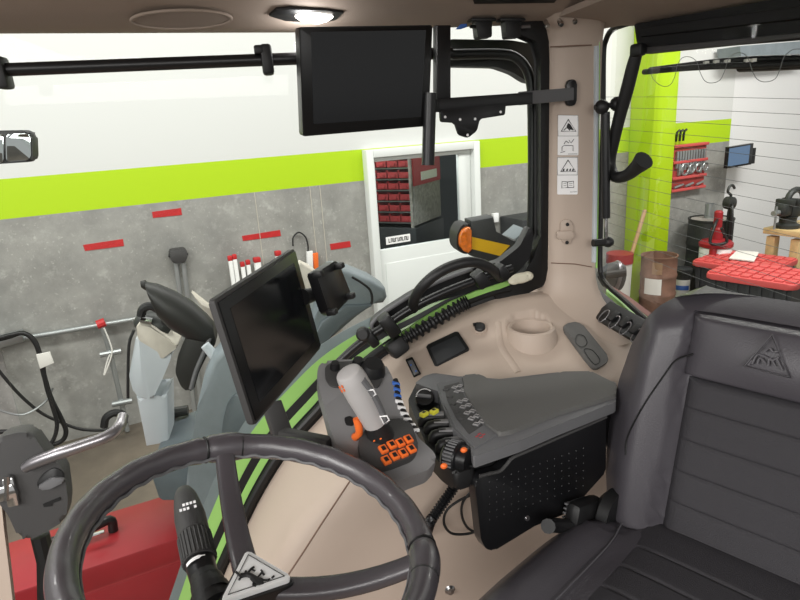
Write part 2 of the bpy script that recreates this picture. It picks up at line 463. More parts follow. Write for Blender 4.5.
mb = MB(); mb.tube(wline([(-20, 345), (0, 372), (20, 395), (40, 412), (58, 421), (80, 429), (105, 430), (120, 424), (126, 415)], .12), .012, 8)
tag(mb.build('cable', 'wire_black'), 'thin black cable sagging across the lower left wall', 'cable')
mb = MB(); mb.tube(wline([(-20, 400), (5, 412), (25, 414), (45, 402), (53, 388)], .14), .009, 8)
tag(mb.build('cable', 'galv'), 'thin grey cable curving under the white tag', 'cable')
mb = MB(); mb.pp(W, [(36, 355), (50, 352), (54, 363), (40, 369)], .27, .29, bev=.003); tag(mb.build('hose_tag', 'paper'), 'white square tag tied round the black hoses', 'tag')
# ---- hanging pole with cross pieces
t = thing('pipe_stand', W.p(*wp(127, 432, .12), .12), 'silver stand with two cross pieces and a red top on the wall', 'stand')
mb = MB(); mb.tube([W.at(101.5, 324, .14), W.at(110, 352, .14), W.at(122, 405, .14), W.at(127.5, 431, .14)], .02, 10); mb.build('pole', 'galv', t)
for a, b in (((100, 355), (121, 351)), ((112, 404.5), (132, 400.5))):
    mb = MB(); mb.tube([W.at(*a, .16), W.at(*b, .16)], .024, 10); mb.build('cross_piece', 'galv', t)
mb = MB(); mb.tube([W.at(97, 325, .14), W.at(105, 322, .14)], .035, 10); mb.build('top_wrap', 'red_tape', t)
mb = MB(); mb.tube(wline([(104, 328), (109, 340), (112, 352), (108, 366), (104, 375), (107, 362), (110, 354)], .18), .006, 6); mb.build('string', 'paper', t)
mb = MB(); mb.tube(smooth_line([W.at(x, y, .3) for x, y in ((104, 427), (106, 418), (114, 413), (123, 415), (124, 423))], 6), .03, 10)
tag(mb.build('tyre_tube', 'rubber'), 'black rubber loop behind the end of the silver handle', 'rubber loop')
# light switch right of the door
mb = MB(); mb.pp(W, [(493, 214), (499, 213), (499, 222), (495, 222.5)], 0, .04, bev=.006); tag(mb.build('light_switch', 'white_gloss'), 'small white switch box on the wall right of the door', 'switch')
# grey cabinet low right of the door
mb = MB(); a = wp(517, 219, .3); mb.box((a[0]+.45, a[1]/2, .2), (.9, a[1], .38), W, .01); tag(mb.build('cabinet', 'drum_dark'), 'dark grey cabinet against the wall beside the pillar', 'cabinet')

# ================================================================ far end of the workshop (through the rear window)
def post_gap(d): return W.pix(652, 150, d)[0]-W.pix(629, 150, 0)[0]
PD = .05
while post_gap(PD) > 0 and PD < 1.2: PD += .01
pb = W.pix(652, 150, PD)[0]; pc = W.pix(676, 125, PD)[0]
mb = MB(); mb.box(((pb+pc)/2, 2.5, PD/2), (pc-pb, 5, PD), W, .01); struct(mb.build('trim_5', 'lime'))
# tool board
TB = [(674, 146), (708.6, 141), (703, 186), (669.6, 191.5)]
t0 = W.pix(*TB[0], .06); t1 = W.pix(*TB[1], .06); t2 = W.pix(*TB[2], .06); t3 = W.pix(*TB[3], .06)
u0, u1, h0, h1 = (t0[0]+t3[0])/2, (t1[0]+t2[0])/2, (t2[1]+t3[1])/2, (t0[1]+t1[1])/2
t = thing('tool_board', W.p((u0+u1)/2, h0, 0), 'red tool board with rows of wrenches on the wall', 'tool board')
mb = MB(); mb.box(((u0+u1)/2, (h0+h1)/2, .03), (u1-u0, h1-h0, .05), W, .01); mb.build('panel', 'red_dull', t)
mb = MB()
for k in (.0, .27, .62, .97): mb.box(((u0+u1)/2, h0+(h1-h0)*k, .07), (u1-u0, .035, .04), W, .006)
mb.build('rail', 'red_plastic', t)
wr = None
for k in range(11):
    u = u0+.07+k*(u1-u0-.14)/10; L = .17+.03*((k*7) % 4); h = h0+(h1-h0)*.86
    mb = MB(); mb.poly(W, [(u-.022, h), (u-.014, h-.035), (u-.014, h-L), (u-.024, h-L-.04), (u+.024, h-L-.04), (u+.014, h-L), (u+.014, h-.035), (u+.022, h)], .06, .085, .004)
    tag(mb.build('wrench', 'galv'), 'steel wrench hanging in the row on the red tool board', 'wrench', 'wrenches on the red board')
for k in range(4):
    u = u0+.22+k*.13; h = h0+(h1-h0)*.45; r = .05+.02*(k == 0)
    mb = MB(); f = Fr(W.p(u, h, .06), WD, z=WN); mb.tube([f.p(r*cos(a*pi/8), r*sin(a*pi/8), .02) for a in range(16)], .014, 8, closed=True)
    tag(mb.build('ring_tool', 'galv'), 'round steel tool on the middle of the red tool board' if k else 'largest round steel tool on the red tool board', 'tool', 'round tools on the red board')
for k in range(3):
    mb = MB(); mb.tube([W.at(676+k*3.6, 141.5-k*.4, .05), W.at(677+k*3.6, 133-k*.4, .06), W.at(680+k*3.4, 130-k*.4, .07)], .014, 8, sub=3)
    tag(mb.build('hook_tool', 'black'), 'black hooked tool above the red tool board', 'tool', 'black hooked tools above the board')
for k in range(3):
    mb = MB(); mb.tube([W.at(674+k*11, 188-k*1.6, .08), W.at(683+k*10, 184.5-k*1.6, .08)], .016, 8); tag(mb.build('hand_tool', 'galv'), 'silver hand tool lying along the bottom rail of the red board', 'tool', 'tools on the bottom rail')
# wall screen
f = W.move(0, 0, .3); q = [(728, 147), (752.5, 143), (750, 164.5), (726, 168.5)]
t = thing('wall_screen', W.p(*W.pix(739, 168, .3), .3), 'small blue lit screen mounted on the white far wall', 'screen')
mb = MB(); mb.pp(W, q, .26, .32, bev=.01, zp=.3); mb.build('casing', 'bezel', t)
mb = MB(); mb.pp(W, [(729.5, 148.5), (750, 145), (748, 163), (727.8, 166.5)], .318, .325, zp=.32); mb.build('screen', 'tv', t)
mb = MB(); a = W.pix(739, 156, .1); mb.box((a[0], a[1], .13), (.2, .2, .26), W); mb.build('bracket', 'black', t)
# grey beam high on the far wall
mb = MB(); mb.pp(W, [(740, 46), (815, 40), (815, 53), (741, 57)], .05, .35); struct(mb.build('trim_6', 'machine_grey'))

def floor_at(x, y): return atZ(x, y, ZF)
ZAX = V((0, 0, 1))
def ground_frame(P, toward_wall=0.): return Fr(P, WD, z=ZAX)
# rust barrel
def drum(mb, f, r, h, ribs=(.33, .66), open_top=True):
    pr = [(r*.97, 0), (r, .012)]
    for k in ribs: pr += [(r, h*k-.03), (r*1.035, h*k-.012), (r*1.035, h*k+.012), (r, h*k+.03)]
    pr += [(r, h-.02), (r*1.03, h-.01), (r*1.03, h+.006), (r*.96, h+.006)]
    pr += [(r*.955, h*.25), (r*.2, h*.25)] if open_top else [(r*.955, h-.02), (r*.1, h-.02)]
    mb.lathe(f, pr, 36)
P = floor_at(656, 310)
f = ground_frame(P); dist = (P-CAM).length; r = .5*33/FPX*(P-CAM).dot(CF); hh = .72
t = thing('barrel', P, 'small rusty brown open barrel standing before the lime post', 'barrel')
top = onp(660, 255, P, (V((0, 0, 0))+CF*V((1, 1, 0))).normalized() if False else V((CF.x, CF.y, 0)).normalized()); hh = top.z-ZF
mb = MB(); drum(mb, f, r, hh); mb.build('body', 'rust', t)
def patch(f, r, a0, a1, h0, h1, th=.004, n=10, off=.002):
    mb = MB(); mb.grid([[f.p((r+off)*cos(a0+(a1-a0)*i/n), (r+off)*sin(a0+(a1-a0)*i/n), h) for i in range(n+1)] for h in (h0, h1)]); return mb
def face_ang(f, P):  # angle of the side facing the camera, in the frame
    d = CAM-P; return math.atan2(d.dot(f.y), d.dot(f.x))
A = face_ang(f, P)
m = patch(f, r*1.035, A+.75-1.5+.0, A+.2, hh*.36, hh*.64); m.build('label', 'paper', t)
m = patch(f, r, A-.35, A+.2, hh*.72, hh*.93); m.build('sticker', 'card', t)
# bucket with dark body and white label beside it
P = floor_at(681, 299); f = ground_frame(P); z = (P-CAM).dot(CF); r = .5*13/FPX*z
r = .5*16/FPX*z; hb = .40
t = thing('bucket', P, 'dark lidded bucket with white and blue label behind the rusty barrel', 'bucket')
mb = MB(); mb.lathe(f, [(r*.85, 0), (r*.9, .02), (r, hb-.06), (r*1.06, hb-.05), (r*1.06, hb), (r*.9, hb+.01), (0.01, hb+.01)], 28); mb.build('body', 'drum_dark', t)
A = face_ang(f, P); m = patch(f, r*.97, A-1.0, A+1.0, hb*.12, hb*.68, off=.006); lb = m.build('label', 'paper', t)
m = patch(f, r*.97, A-.9, A+.8, hb*.36, hb*.5, off=.01); m.build('label_band', 'blue', t)
# black oil drum
P = floor_at(698, 288); P += WN*max(0, .36-(P-W.o).dot(WN)); f = ground_frame(P); z = (P-CAM).dot(CF); r = .5*40/FPX*z
V2 = V((CF.x, CF.y, 0)).normalized()
hd = onp(700, 219, P, V2).z-ZF
t = thing('oil_drum', P, 'tall black steel oil drum behind the red pump', 'drum')
mb = MB(); drum(mb, f, r, hd, open_top=False); mb.build('body', 'drum_black', t)
mb = MB(); mb.lathe(f, [(r*.9, hd-.015), (r*.9, hd-.005), (.02, hd-.005)], 28); mb.build('lid', 'rack_grey', t)
mb = MB(); f2 = f.move(.03, .05, hd-.01); mb.lathe(f2, [(.06, 0), (.06, .19), (.045, .19), (.045, .02)], 16); tag(mb.build('steel_can', 'galv'), 'small steel cylinder standing on the black oil drum', 'can')
# grease pump: white keg with red top, red barrel pump and hoses
P = floor_at(711, 299); f = ground_frame(P); z = (P-CAM).dot(CF); r = .5*29/FPX*z; hk = onp(718, 240, P, V2).z-ZF
t = thing('grease_pump', P, 'red and white grease pump keg beside the black drum', 'pump')
mb = MB(); mb.lathe(f, [(r*.95, .1), (r, .12), (r, hk-.1), (r*.95, hk-.08)], 28); mb.build('keg', 'white', t)
mb = MB(); mb.lathe(f, [(r*1.05, hk-.07), (r*1.06, hk-.03), (r*.9, hk), (r*.3, hk+.02), (.01, hk+.02)], 28); mb.build('lid', 'red_paint', t)
mb = MB(); mb.lathe(f, [(.07, hk), (.07, hk+.14), (.05, hk+.16), (.05, hk+.34), (.03, hk+.36)], 16); mb.build('pump_body', 'red_paint', t)
mb = MB(); mb.tube([f.p(-.05, -.02, hk+.25), f.p(-.2, -.1, hk+.22), f.p(-.28, -.12, hk+.02), f.p(-.1, -.2, hk+.02), f.p(-.22, -.2, hk+.2)], .018, 8, sub=6); mb.build('hose', 'rubber', t)
mb = MB(); mb.tube([f.p(r*.6, -.1, hk-.35), f.p(r*.7, -.1, hk+.1), f.p(r*.95, -.05, hk+.36), f.p(r*1.25, 0, hk+.36), f.p(r*1.2, 0, hk-.1)], .016, 8, sub=5); mb.build('handle', 'black', t)
mb = MB()
for s in (-1, 1): mb.tube([f.p(s*r, -.1, .07), f.p(s*r, .1, .07)], .07, 16)
mb.build('wheel', 'rubber', t)
mb = MB(); mb.box((-r*1.05, -.1, .38), (.07, .06, .62), f, .01); mb.box((-r*1.05, -.16, .07), (.2, .12, .12), f, .03); mb.build('cart_leg', 'red_paint', t)
# white and red pail with broom handle, left of the post
P = floor_at(617, 318); f = ground_frame(P); z = (P-CAM).dot(CF); r = .5*24/FPX*z; hp = onp(617, 254, P, V2).z-ZF
t = thing('pail', P, 'white and red pail behind the round black lamp', 'pail')
mb = MB(); mb.lathe(f, [(r*.85, 0), (r*.87, .01), (r, hp-.02), (r*1.04, hp), (r*.95, hp), (r*.9, hp*.5), (.01, hp*.5)], 28); mb.build('body', 'paper', t)
mb = MB(); mb.lathe(f, [(r*1.05, hp-.1), (r*1.06, hp+.01), (r*1.0, hp+.01)], 28); mb.build('rim', 'red_paint', t)
A = face_ang(f, P); m = patch(f, r*.95, A-.6, A+.3, hp*.55, hp*.72, off=.02); m.build('print', 'red_paint', t)
mb = MB(); p0 = f.p(.0, -.05, hp*.52); p1 = atY(645, 210, p0.y+.15); mb.tube([p0, p1], .022, 10); tag(mb.build('broom_handle', 'wood_handle'), 'pale wooden stick standing in the white pail', 'stick')
# two totes with red lids
def tote(quad, ztop, hgt, label, name_extra=None):
    Q = [atZ(x, y, ztop) for x, y in quad]
    o = (Q[0]+Q[1]+Q[2]+Q[3])/4; o.z = ZF if hgt is None else ztop-hgt
    H = ztop-o.z
    F = Fr(o, Q[1]-Q[0], z=ZAX); q = [((p-o).dot(F.x), (p-o).dot(F.y)) for p in Q]
    w = (abs(q[0][0])+abs(q[1][0])+abs(q[2][0])+abs(q[3][0]))/4; d = (abs(q[0][1])+abs(q[1][1])+abs(q[2][1])+abs(q[3][1]))/4
    t = thing('storage_tote', o, label, 'storage tote', 'totes with red lids')
    mb = MB()
    b, c = w*.93, d*.9; b2, c2 = w*.85, d*.8
    mb.rings([[F.p(x*b2, y*c2, .0) for x, y in ((-1, -1), (1, -1), (1, 1), (-1, 1))], [F.p(x*b, y*c, H-.06) for x, y in ((-1, -1), (1, -1), (1, 1), (-1, 1))]])
    for k in range(7):
        x = -b*.85+k*b*.283; mb.box((x, -c*.97, H*.5), (.03, .04, H*.8), F)
    mb.build('tub', 'drum_dark', t)
    mb = MB(); mb.poly(F, round_poly([(-w, -d), (w, -d), (w, d), (-w, d)], .06, 4), H-.075, H-.02, .012)
    n = 8
    for i in range(n):
        for j in range(4):
            mb.box((-w*.86+i*w*1.72/(n-1), -d*.7+j*d*1.4/3, H-.014), (w*.2, d*.34, .022), F, .006)
    mb.build('lid', 'red_plastic', t)
    return t, F, w, d, H
tote([(703, 261), (783, 272), (787, 256), (713, 246)], ZF+.62, None, 'red lidded black storage tote at the back, with white sheets on its lid')
tote([(713, 272), (806, 285), (812, 267), (722, 259)], ZF+.78, None, 'red lidded black storage tote nearest the seat back')
# papers on the far tote
Q = [atZ(x, y, ZF+.63) for x, y in ((729, 259), (754, 262), (759, 253), (737, 251))]
f = Fr(Q[0], Q[1]-Q[0], z=ZAX); mb = MB(); mb.poly(f, [((p-Q[0]).dot(f.x), (p-Q[0]).dot(f.y)) for p in Q], 0, .012)
tag(mb.build('paper_sheet', 'paper'), 'white printed sheet lying on the far red tote lid', 'paper')
# workbench and vise
bz = -.2
Q0 = atZ(783, 230, bz); Bf = Fr(Q0, WD, z=ZAX)
t = thing('workbench', V((Q0.x+.7, Q0.y+.1, ZF)), 'pale wooden workbench under the vise at the right', 'workbench')
mb = MB(); mb.box((.75, .02, -.035), (1.5, .42, .07), Bf, .006); mb.build('bench_top', 'wood', t)
for x in (.1, 1.4):
    for y in (-.12, .16): mb = MB(); mb.box((x, y, (ZF-bz-.07)/2-.035), (.1, .1, bz-ZF-.07), Bf, .004); mb.build('leg', 'wood', t)
vf = Bf.move(.16, .05, 0)
t = thing('vise', vf.o, 'black bench vise on the wooden workbench', 'vise')
mb = MB(); mb.lathe(vf, [(.13, 0), (.13, .04), (.09, .06), (.09, .12), (.1, .13)], 20); mb.build('base', 'drum_black', t)
mb = MB(); mb.box((.06, 0, .2), (.22, .15, .16), vf, .03); mb.box((.02, 0, .3), (.06, .2, .08), vf, .01); mb.build('fixed_jaw', 'drum_black', t)
mb = MB(); mb.box((-.12, 0, .22), (.14, .14, .14), vf, .03); mb.box((-.09, 0, .3), (.06, .2, .08), vf, .01); mb.build('moving_jaw', 'drum_black', t)
mb = MB(); mb.tube([vf.p(-.2, 0, .2), vf.p(-.3, 0, .2)], .03, 12); mb.tube([vf.p(-.28, -.02, .28), vf.p(-.28, -.02, .02)], .012, 8); mb.build('handle', 'galv', t)
mb = MB(); f2 = Fr(vf.p(.1, 0, .3), vf.x, z=-vf.y); mb.tube([f2.p(.16*cos(a), .13*sin(a), 0) for a in [pi*k/10 for k in range(11)]], .035, 10); mb.build('jaw_arch', 'drum_black', t)
# hanging block and hook in front of the far wall
hq = atY(730, 203, 6.35)
f = Fr(hq, WD, z=WN)
t = thing('chain_hoist', hq, 'dark hoist block with open hook hanging before the white wall', 'hoist')
mb = MB(); mb.lathe(f.move(0, 0, -.05), [(.03, -.02), (.075, 0), (.08, .04), (.075, .09), (.03, .11)], 20); mb.build('block', 'drum_black', t)
mb = MB(); mb.tube([f.p(0, .06), f.p(-.0, .1), f.p(-.06, .14), f.p(-.04, .2), f.p(.02, .21), f.p(.06, .17)], .016, 8, sub=4); mb.build('hook', 'drum_black', t)
mb = MB(); mb.tube([f.p(-.01, -.07), f.p(-.02, -.14), f.p(-.02, -.3), f.p(-.04, -.7)], .012, 8, sub=3); mb.build('strap', 'drum_black', t)
# white low box / panel before the wall, right of the bench feet

# ================================================================ OUTSIDE THE CAB, BESIDE THE TRACTOR
# red steel cabinet on the workshop floor
zt = -.2
a, b, c = atZ(177, 492, zt), atZ(8, 543, zt), atZ(180, 536, zt)
xd = (a-b).normalized(); F = Fr(a, xd, z=(0, 0, 1)); dep = -(c-a).dot(F.y); Lr = 1.15
rc = thing('red_cabinet', F.p(-Lr/2, -dep/2, ZF+.2-.2), 'red sheet steel cabinet with a black bar handle on the workshop floor', 'cabinet')
mb = MB(); mb.poly(F, [(-Lr, -dep), (0, -dep), (0, 0), (-Lr, 0)], ZF-zt+.0, -.11, .006); mb.build('body', 'red_paint', rc)
mb = MB(); mb.poly(F, [(-Lr-.004, -dep-.008), (.006, -dep-.008), (.006, .006), (-Lr-.004, .006)], -.1, 0, .01); mb.build('lid', 'red_paint', rc)
mb = MB(); mb.poly(F, [(-Lr, -dep+.004), (-.004, -dep+.004), (-.004, -.004), (-Lr, -.004)], -.112, -.098); mb.build('lid_gap', 'red_bin', rc)
h0, h1, h2 = F.pix(50, 553, 0), F.pix(88, 541, 0), F.pix(112, 531, 0)
mb = MB(); mb.tube([F.p(*h0, .0), F.p(*h0, .04), F.p(*h1, .045), F.p(*h2, .05), F.p(h2[0]+.005, h2[1], .0)], .018, 12, sub=5); mb.build('handle', 'satin_black', rc)
mb = MB(); f = F.move(*F.pix(97, 533, .06), .058); mb.box((0, 0, 0), (.05, .022, .008), f, .004); mb.build('handle_plate', 'chrome', rc)

# upright grey loader post with the black rubber boot
YP = 2.25
Py = Fr((0, YP, 0), (1, 0, 0), z=(0, -1, 0))
t = thing('loader_post', Py.at(155, 447), 'upright pale grey machine post with a cream collar', 'machine post')
mb = MB(); mb.pp(Py, [(136, 398), (148, 400), (160, 398), (168, 392), (169, 443), (146, 447)], -.16, 0, bev=.012, zp=0); mb.build('lower_post', 'post_grey', t)
mb = MB(); mb.pp(Py, [(136, 336), (161, 343), (172, 352), (171, 358), (162, 380), (153, 398), (144, 400), (134, 394), (129, 376)], -.16, .02, r=.012, bev=.02, zp=.02); mb.build('upper_post', 'post_grey', t)
mb = MB(); mb.pp(Py, [(136, 325), (150, 327), (166, 338), (178, 347), (161, 360), (158, 352), (138, 340)], -.15, .03, r=.01, bev=.012, zp=.03); mb.build('collar', 'dirty_cream', t)
mb = MB(); mb.tube([Py.at(140, 327, -.05), Py.at(147, 322, -.05), Py.at(163, 326, -.05), Py.at(170, 330, -.05)], [.03, .045, .05, .035], 14, sub=3); mb.build('pivot', 'drum_black', t)
mb = MB(); mb.tube([Py.at(138, 318, -.06), Py.at(139, 326, -.06)], .02, 10); mb.tube([Py.at(141, 320, .0), Py.at(152, 322, .0)], .016, 10); mb.build('fitting', 'chrome', t)
mb = MB(); mb.tube([Py.at(x, y, .02) for x, y in ((141, 316), (143, 309), (150, 306), (159, 310), (165, 318), (166, 324))], .016, 10, sub=4); mb.build('hose', 'rubber', t)
mb = MB(); mb.tube([Py.at(x, y, -.2) for x, y in ((134, 330), (129, 345), (128, 380), (128, 398))], .006, 8, sub=4); mb.build('cable', 'wire_black', t)
t = thing('rubber_boot', Py.at(190, 340, .1), 'black ribbed rubber boot slanting over the pale grey post', 'rubber boot')
mb = MB()
def bt(x, y, c): return Py.at(x, y, c)
mb.rings([[bt(x, y, .08)+(d*cos(2*pi*k/20)+Py.z*.06*w*sin(2*pi*k/20)) for k in range(20)] for (x, y, d, w) in
  [(141, 284.5, Py.y*.012, .12), (146, 285.5, Py.y*.02, .25), (149, 291, Py.y*.034-Py.x*.005, .6), (158, 300, Py.y*.058+Py.x*.008, .9), (173, 310, Py.y*.068+Py.x*.018, 1), (190, 320, Py.y*.066+Py.x*.02, 1), (206, 328, Py.y*.052+Py.x*.01, .85), (215, 331, Py.y*.035, .6)]])
mb.build('upper_boot', 'boot_black', t)
mb = MB(); mb.pp(Py, [(187, 334), (214, 330), (216, 345), (209, 352), (199, 372), (194, 390), (188, 392), (181, 387), (175, 372), (178, 355)], -.0, .1, r=.015, bev=.025, zp=.1); mb.build('lower_boot', 'boot_black', t)
mb = MB(); mb.tube([Py.at(x, y, .11) for x, y in ((211, 335), (205, 350), (196, 371), (191, 389))], .008, 8, sub=4); mb.build('edge_bead', 'mid_plastic', t)
# linkage behind the post
mb = MB(); mb.tube([Py.at(160, 392, -.2), Py.at(168, 420, -.2)], .02, 10); mb.tube([Py.at(163, 414, -.18), Py.at(188, 410, -.18)], .022, 10); mb.tube([Py.at(168, 417, -.2), Py.at(185, 420, -.2)], .016, 10)
tag(mb.build('linkage', 'drum_black'), 'black steel linkage behind the foot of the pale grey post', 'linkage')

# grey front mudguard (an arch seen to the left and right of the display)
YM = 1.95
My = Fr((0, YM, 0), (1, 0, 0), z=(0, -1, 0))
mg = thing('mudguard', My.at(230, 480), 'large blue-grey machine mudguard behind the tilted display', 'mudguard')
outer = [(184, 505), (188, 470), (192, 440), (197, 408), (203, 380), (212, 360), (226, 346), (250, 338), (290, 336), (316, 338), (325, 312), (329, 269), (336, 268), (350, 271), (372, 280), (386, 289), (388, 298), (384, 304)]
inner = [(215, 530), (217, 480), (219, 440), (224, 415), (232, 398), (240, 385), (252, 372), (275, 360), (300, 350), (318, 338), (330, 330), (342, 320), (356, 310), (371, 305.5)]
mb = MB(); mb.pp(My, outer+[(371, 305.5), (352, 311), (330, 330), (318, 345), (300, 370), (270, 400), (250, 440), (240, 520)], -.14, 0, bev=.03, seg=4, zp=0); mb.build('shell', 'machine_grey', mg)
mb = MB(); mb.pp(My, [(346, 306), (372, 305), (371, 307), (356, 313), (342, 323), (334, 335), (315, 352), (300, 372), (310, 345), (322, 322)], -.4, .02, bev=.012, zp=.02); mb.build('lower_panel', 'machine_dark', mg)
mb = MB(); mb.pp(My, [(238, 392), (228, 402), (223, 420), (220, 450), (217, 500), (270, 500), (270, 392)], -.3, .012, r=.02, bev=.008, zp=.012); mb.build('side_panel', 'machine_dark', mg)
mb = MB(); mb.tube([My.at(x, y, .0) for x, y in ((352, 277), (362, 283), (370, 290), (372, 299), (371, 305))], .004, 8, sub=4); mb.build('seam', 'ink', mg)
mb = MB(); mb.tube([My.at(205, 345, -.1), My.at(220, 362, -.1)], [.016, .02], 14); mb.build('pivot', 'post_grey', mg)
# lower grey frame below the mudguard, behind the steering wheel
mb = MB(); mb.pp(My, [(150, 470), (222, 448), (222, 560), (188, 560), (186, 500), (160, 500)], -.5, -.1, r=.01, bev=.02, zp=-.1)
mb.build('lower_frame', 'machine_dark', mg)
# pale panel behind the display
Yw = Fr((0, 2.7, 0), (1, 0, 0), z=(0, -1, 0))
mb = MB(); mb.pp(Yw, [(191, 293), (216, 314), (300, 262), (308, 266), (328, 281), (346, 300), (340, 350), (300, 372), (216, 330)], -.06, 0, bev=.01, zp=0)
cp = mb.build('cover_panel', 'dirty_cream', mg); cp['label'] = 'pale cream cover panel'

# exterior work lamp bracket with amber indicator
YI = 1.75
Iy = Fr((0, YI, 0), (1, 0, 0), z=(0, -1, 0))
t = thing('indicator_lamp', Iy.at(470, 255), 'amber indicator lamp at the end of a black arm with a yellow stripe', 'lamp')
mb = MB(); mb.pp(Iy, [(471, 221), (494, 217), (494.5, 233), (516, 240), (516, 262), (490, 262), (471, 256)], -.07, 0, bev=.006, zp=0); mb.build('arm', 'drum_dark', t)
mb = MB(); mb.pp(Iy, [(472, 237), (510, 245.5), (500, 256), (472, 249)], -.002, .004, zp=.004); mb.build('stripe', 'yellow_paint', t)
mb = MB(); mb.pp(Iy, [(471, 224), (471, 255), (460, 253), (456.5, 246), (457, 234), (461, 226), (466, 223)], -.08, .0, r=.015, bev=.012, zp=0); mb.build('housing', 'rubber', t)
mb = MB(); mb.pp(Iy, [(470.5, 226), (470.5, 252), (464, 252), (459.5, 246), (459.5, 236), (463, 229)], -.01, .022, r=.015, bev=.014, zp=.012, seg=3); mb.build('lens', 'amber', t)
mb = MB(); mb.pp(Iy, [(488, 262), (526, 229), (528, 236), (497, 268), (486, 268)], -.16, -.05, bev=.006, zp=-.05)
struct(mb.build('trim_22', 'machine_grey'))
# exterior rear view mirror, left
Ym = Fr((0, 1.7, 0), (1, 0, 0), z=(0, -1, 0)).rot(0)
t = thing('rear_view_mirror', Ym.at(10, 166), 'black rear view mirror at the left edge', 'mirror')
mb = MB(); mb.pp(Ym, [(-30, 131), (26, 130), (32, 135), (33, 157), (30, 162), (-30, 166)], -.04, 0, r=.02, bev=.01, zp=0); mb.build('housing', 'black', t)
f = Fr(Ym.p(0, 0, .0), Ym.x, z=Ym.z)
mb = MB(); mb.pp(Ym, [(6, 134), (27, 133.5), (30.5, 137), (31, 156), (28, 160), (6, 162)], -.01, .002, r=.01, bev=.001, zp=.002); mb.build('mirror_glass', 'mirror', t)
mb = MB(); mb.pp(Ym, [(-28, 135), (3.5, 134), (3.5, 163), (-28, 165)], -.01, .002, r=.01, bev=.001, zp=.002); mb.build('mirror_glass', 'mirror', t)
# round lamp at the lower corner of the rear window, outside
q = atX(612, 276, 1.0)
f = Fr(q, (.35, .94, 0), z=(-.94, .25, .2))
t = thing('work_lamp', q, 'round black lamp back at the lower corner of the rear window', 'lamp')
rL = .5*29/FPX*(q-CAM).dot(CF)
mb = MB(); mb.lathe(f, [(.01, .045), (rL*.35, .04), (rL*.8, .022), (rL, 0), (rL, -.02), (rL*.9, -.03), (.01, -.03)], 32); mb.build('shell', 'drum_dark', t)
mb = MB(); mb.tube([f.p(-rL*.5, 0, .03), f.p(-rL*.95, -.01, .03), f.p(-rL*1.2, -.03, -.02)], .012, 10); mb.build('bracket', 'black', t)
mb = MB(); mb.tube([f.p(rL*1.0*cos(a*pi/16), rL*1.0*sin(a*pi/16), -.01) for a in range(32)], .006, 8, closed=True); mb.build('rim', 'satin_steel', t)

# ================================================================ CAB SHELL
YG = 1.35
G = Fr((0, YG, 0), (1, 0, 0), z=(0, -1, 0))        # plane of the side glass; z towards the driver
SILL = [(548, 270), (540, 285), (513, 296), (490, 302), (455, 316), (420, 336), (385, 358), (350, 387), (321, 419), (300, 442), (282, 465), (262, 498), (247, 528), (225, 575), (212, 610), (196, 655)]
YS = 1.33
sill = [atY(x, y, YS) for x, y in SILL]
def offs(pts, d, taper=False):
    """shift a line in the XZ plane, d > 0 to the outside of the arch (up and forwards)"""
    out = []
    for i, p in enumerate(pts):
        t = (pts[min(i+1, len(pts)-1)]-pts[max(i-1, 0)]).normalized(); n = V((t.z, 0, -t.x))
        if n.x > 0 or (abs(n.x) < .3 and n.z < 0): n = -n
        k = 1.
        if taper:
            u = max(0., min(1., (p.x-.02)/.36)); k = 1-.48*u*u*(3-2*u)
            u = max(0., min(1., (-.05-p.x)/.2)); k -= .15*u
        out.append(p+n*d*k)
    return out
S = smooth_line(sill[2:], 8)
# fender liner and console shelf: arch swept inwards, then down
def liner_profile(p):
    z = p.z; x = p.x
    k = max(0., min(1., (x-.15)/.3))               # 0 on the steep front, 1 on the shelf
    pts = [V((x, YS+.012, z-.002)), V((x, YS-.015, z-.006)), V((x-.004, YS-.05, z-.018-.01*k)), V((x-.004, 1.2, z-.03-.045*k)), V((x, 1.14, z-.036-.07*k)), V((x+.004, 1.1, z-.04-.085*k)), V((x+.012, 1.075, z-.055-.09*k)), V((x+.03, 1.06, z-.1-.09*k)), V((x+.05, 1.055, max(z-.2, .0)))]
    pts.append(V((x+.1, 1.05, 0)))
    return [V((q.x, q.y, max(q.z, 0))) for q in pts]
line = [V((.79, YS, sill[2].z-.035)), V((.74, YS, sill[2].z-.02)), V((.66, YS, sill[2].z-.004)), V((.60, YS, sill[2].z+.002))]+S
P = [smooth_line(liner_profile(p), 8) for p in smooth_line(line[:5], 6)[:-1]+line[4:]]
for r in P:
    for q in r: q.z = max(q.z, 0)
wr = struct(MB().grid(P).build('wall_right', 'beige', angle=60))
LINER = P
def shelf_hit(x, y):
    """where a sight line meets the liner"""
    d = ray(x, y); best = None
    from mathutils.geometry import intersect_ray_tri
    for i in range(len(P)-1):
        for j in range(len(P[0])-1):
            for tri in ((P[i][j], P[i][j+1], P[i+1][j+1]), (P[i][j], P[i+1][j+1], P[i+1][j])):
                h = intersect_ray_tri(*tri, d, CAM, True)
                if h is not None and (h-CAM).dot(d) > 0 and (best is None or (h-CAM).length < best[0]):
                    n = (tri[1]-tri[0]).cross(tri[2]-tri[0])
                    if n.length > 1e-12:
                        n.normalize(); n = n if n.dot(d) < 0 else -n; best = ((h-CAM).length, h, n)
    return (best[1], best[2]) if best else (atZ(x, y, .74), V((0, 0, 1)))
def shelf_frame(pix, xdir):
    hs = [shelf_hit(*p) for p in pix]
    o = sum((h[0] for h in hs), V())/len(hs); n = sum((h[1] for h in hs), V()).normalized()
    if len(hs) >= 3:
        a, b, c = hs[0][0], hs[1][0], hs[-1][0]; n2 = (b-a).cross(c-a)
        if n2.length > 1e-9:
            n2.normalize(); n2 = n2 if n2.dot(n) > 0 else -n2; n = n2
    return Fr(o, xdir, z=n)
mb = MB(); mb.box((.2, .5, -.02), (1.6, 1.75, .04)); struct(mb.build('floor', 'cab_floor'))
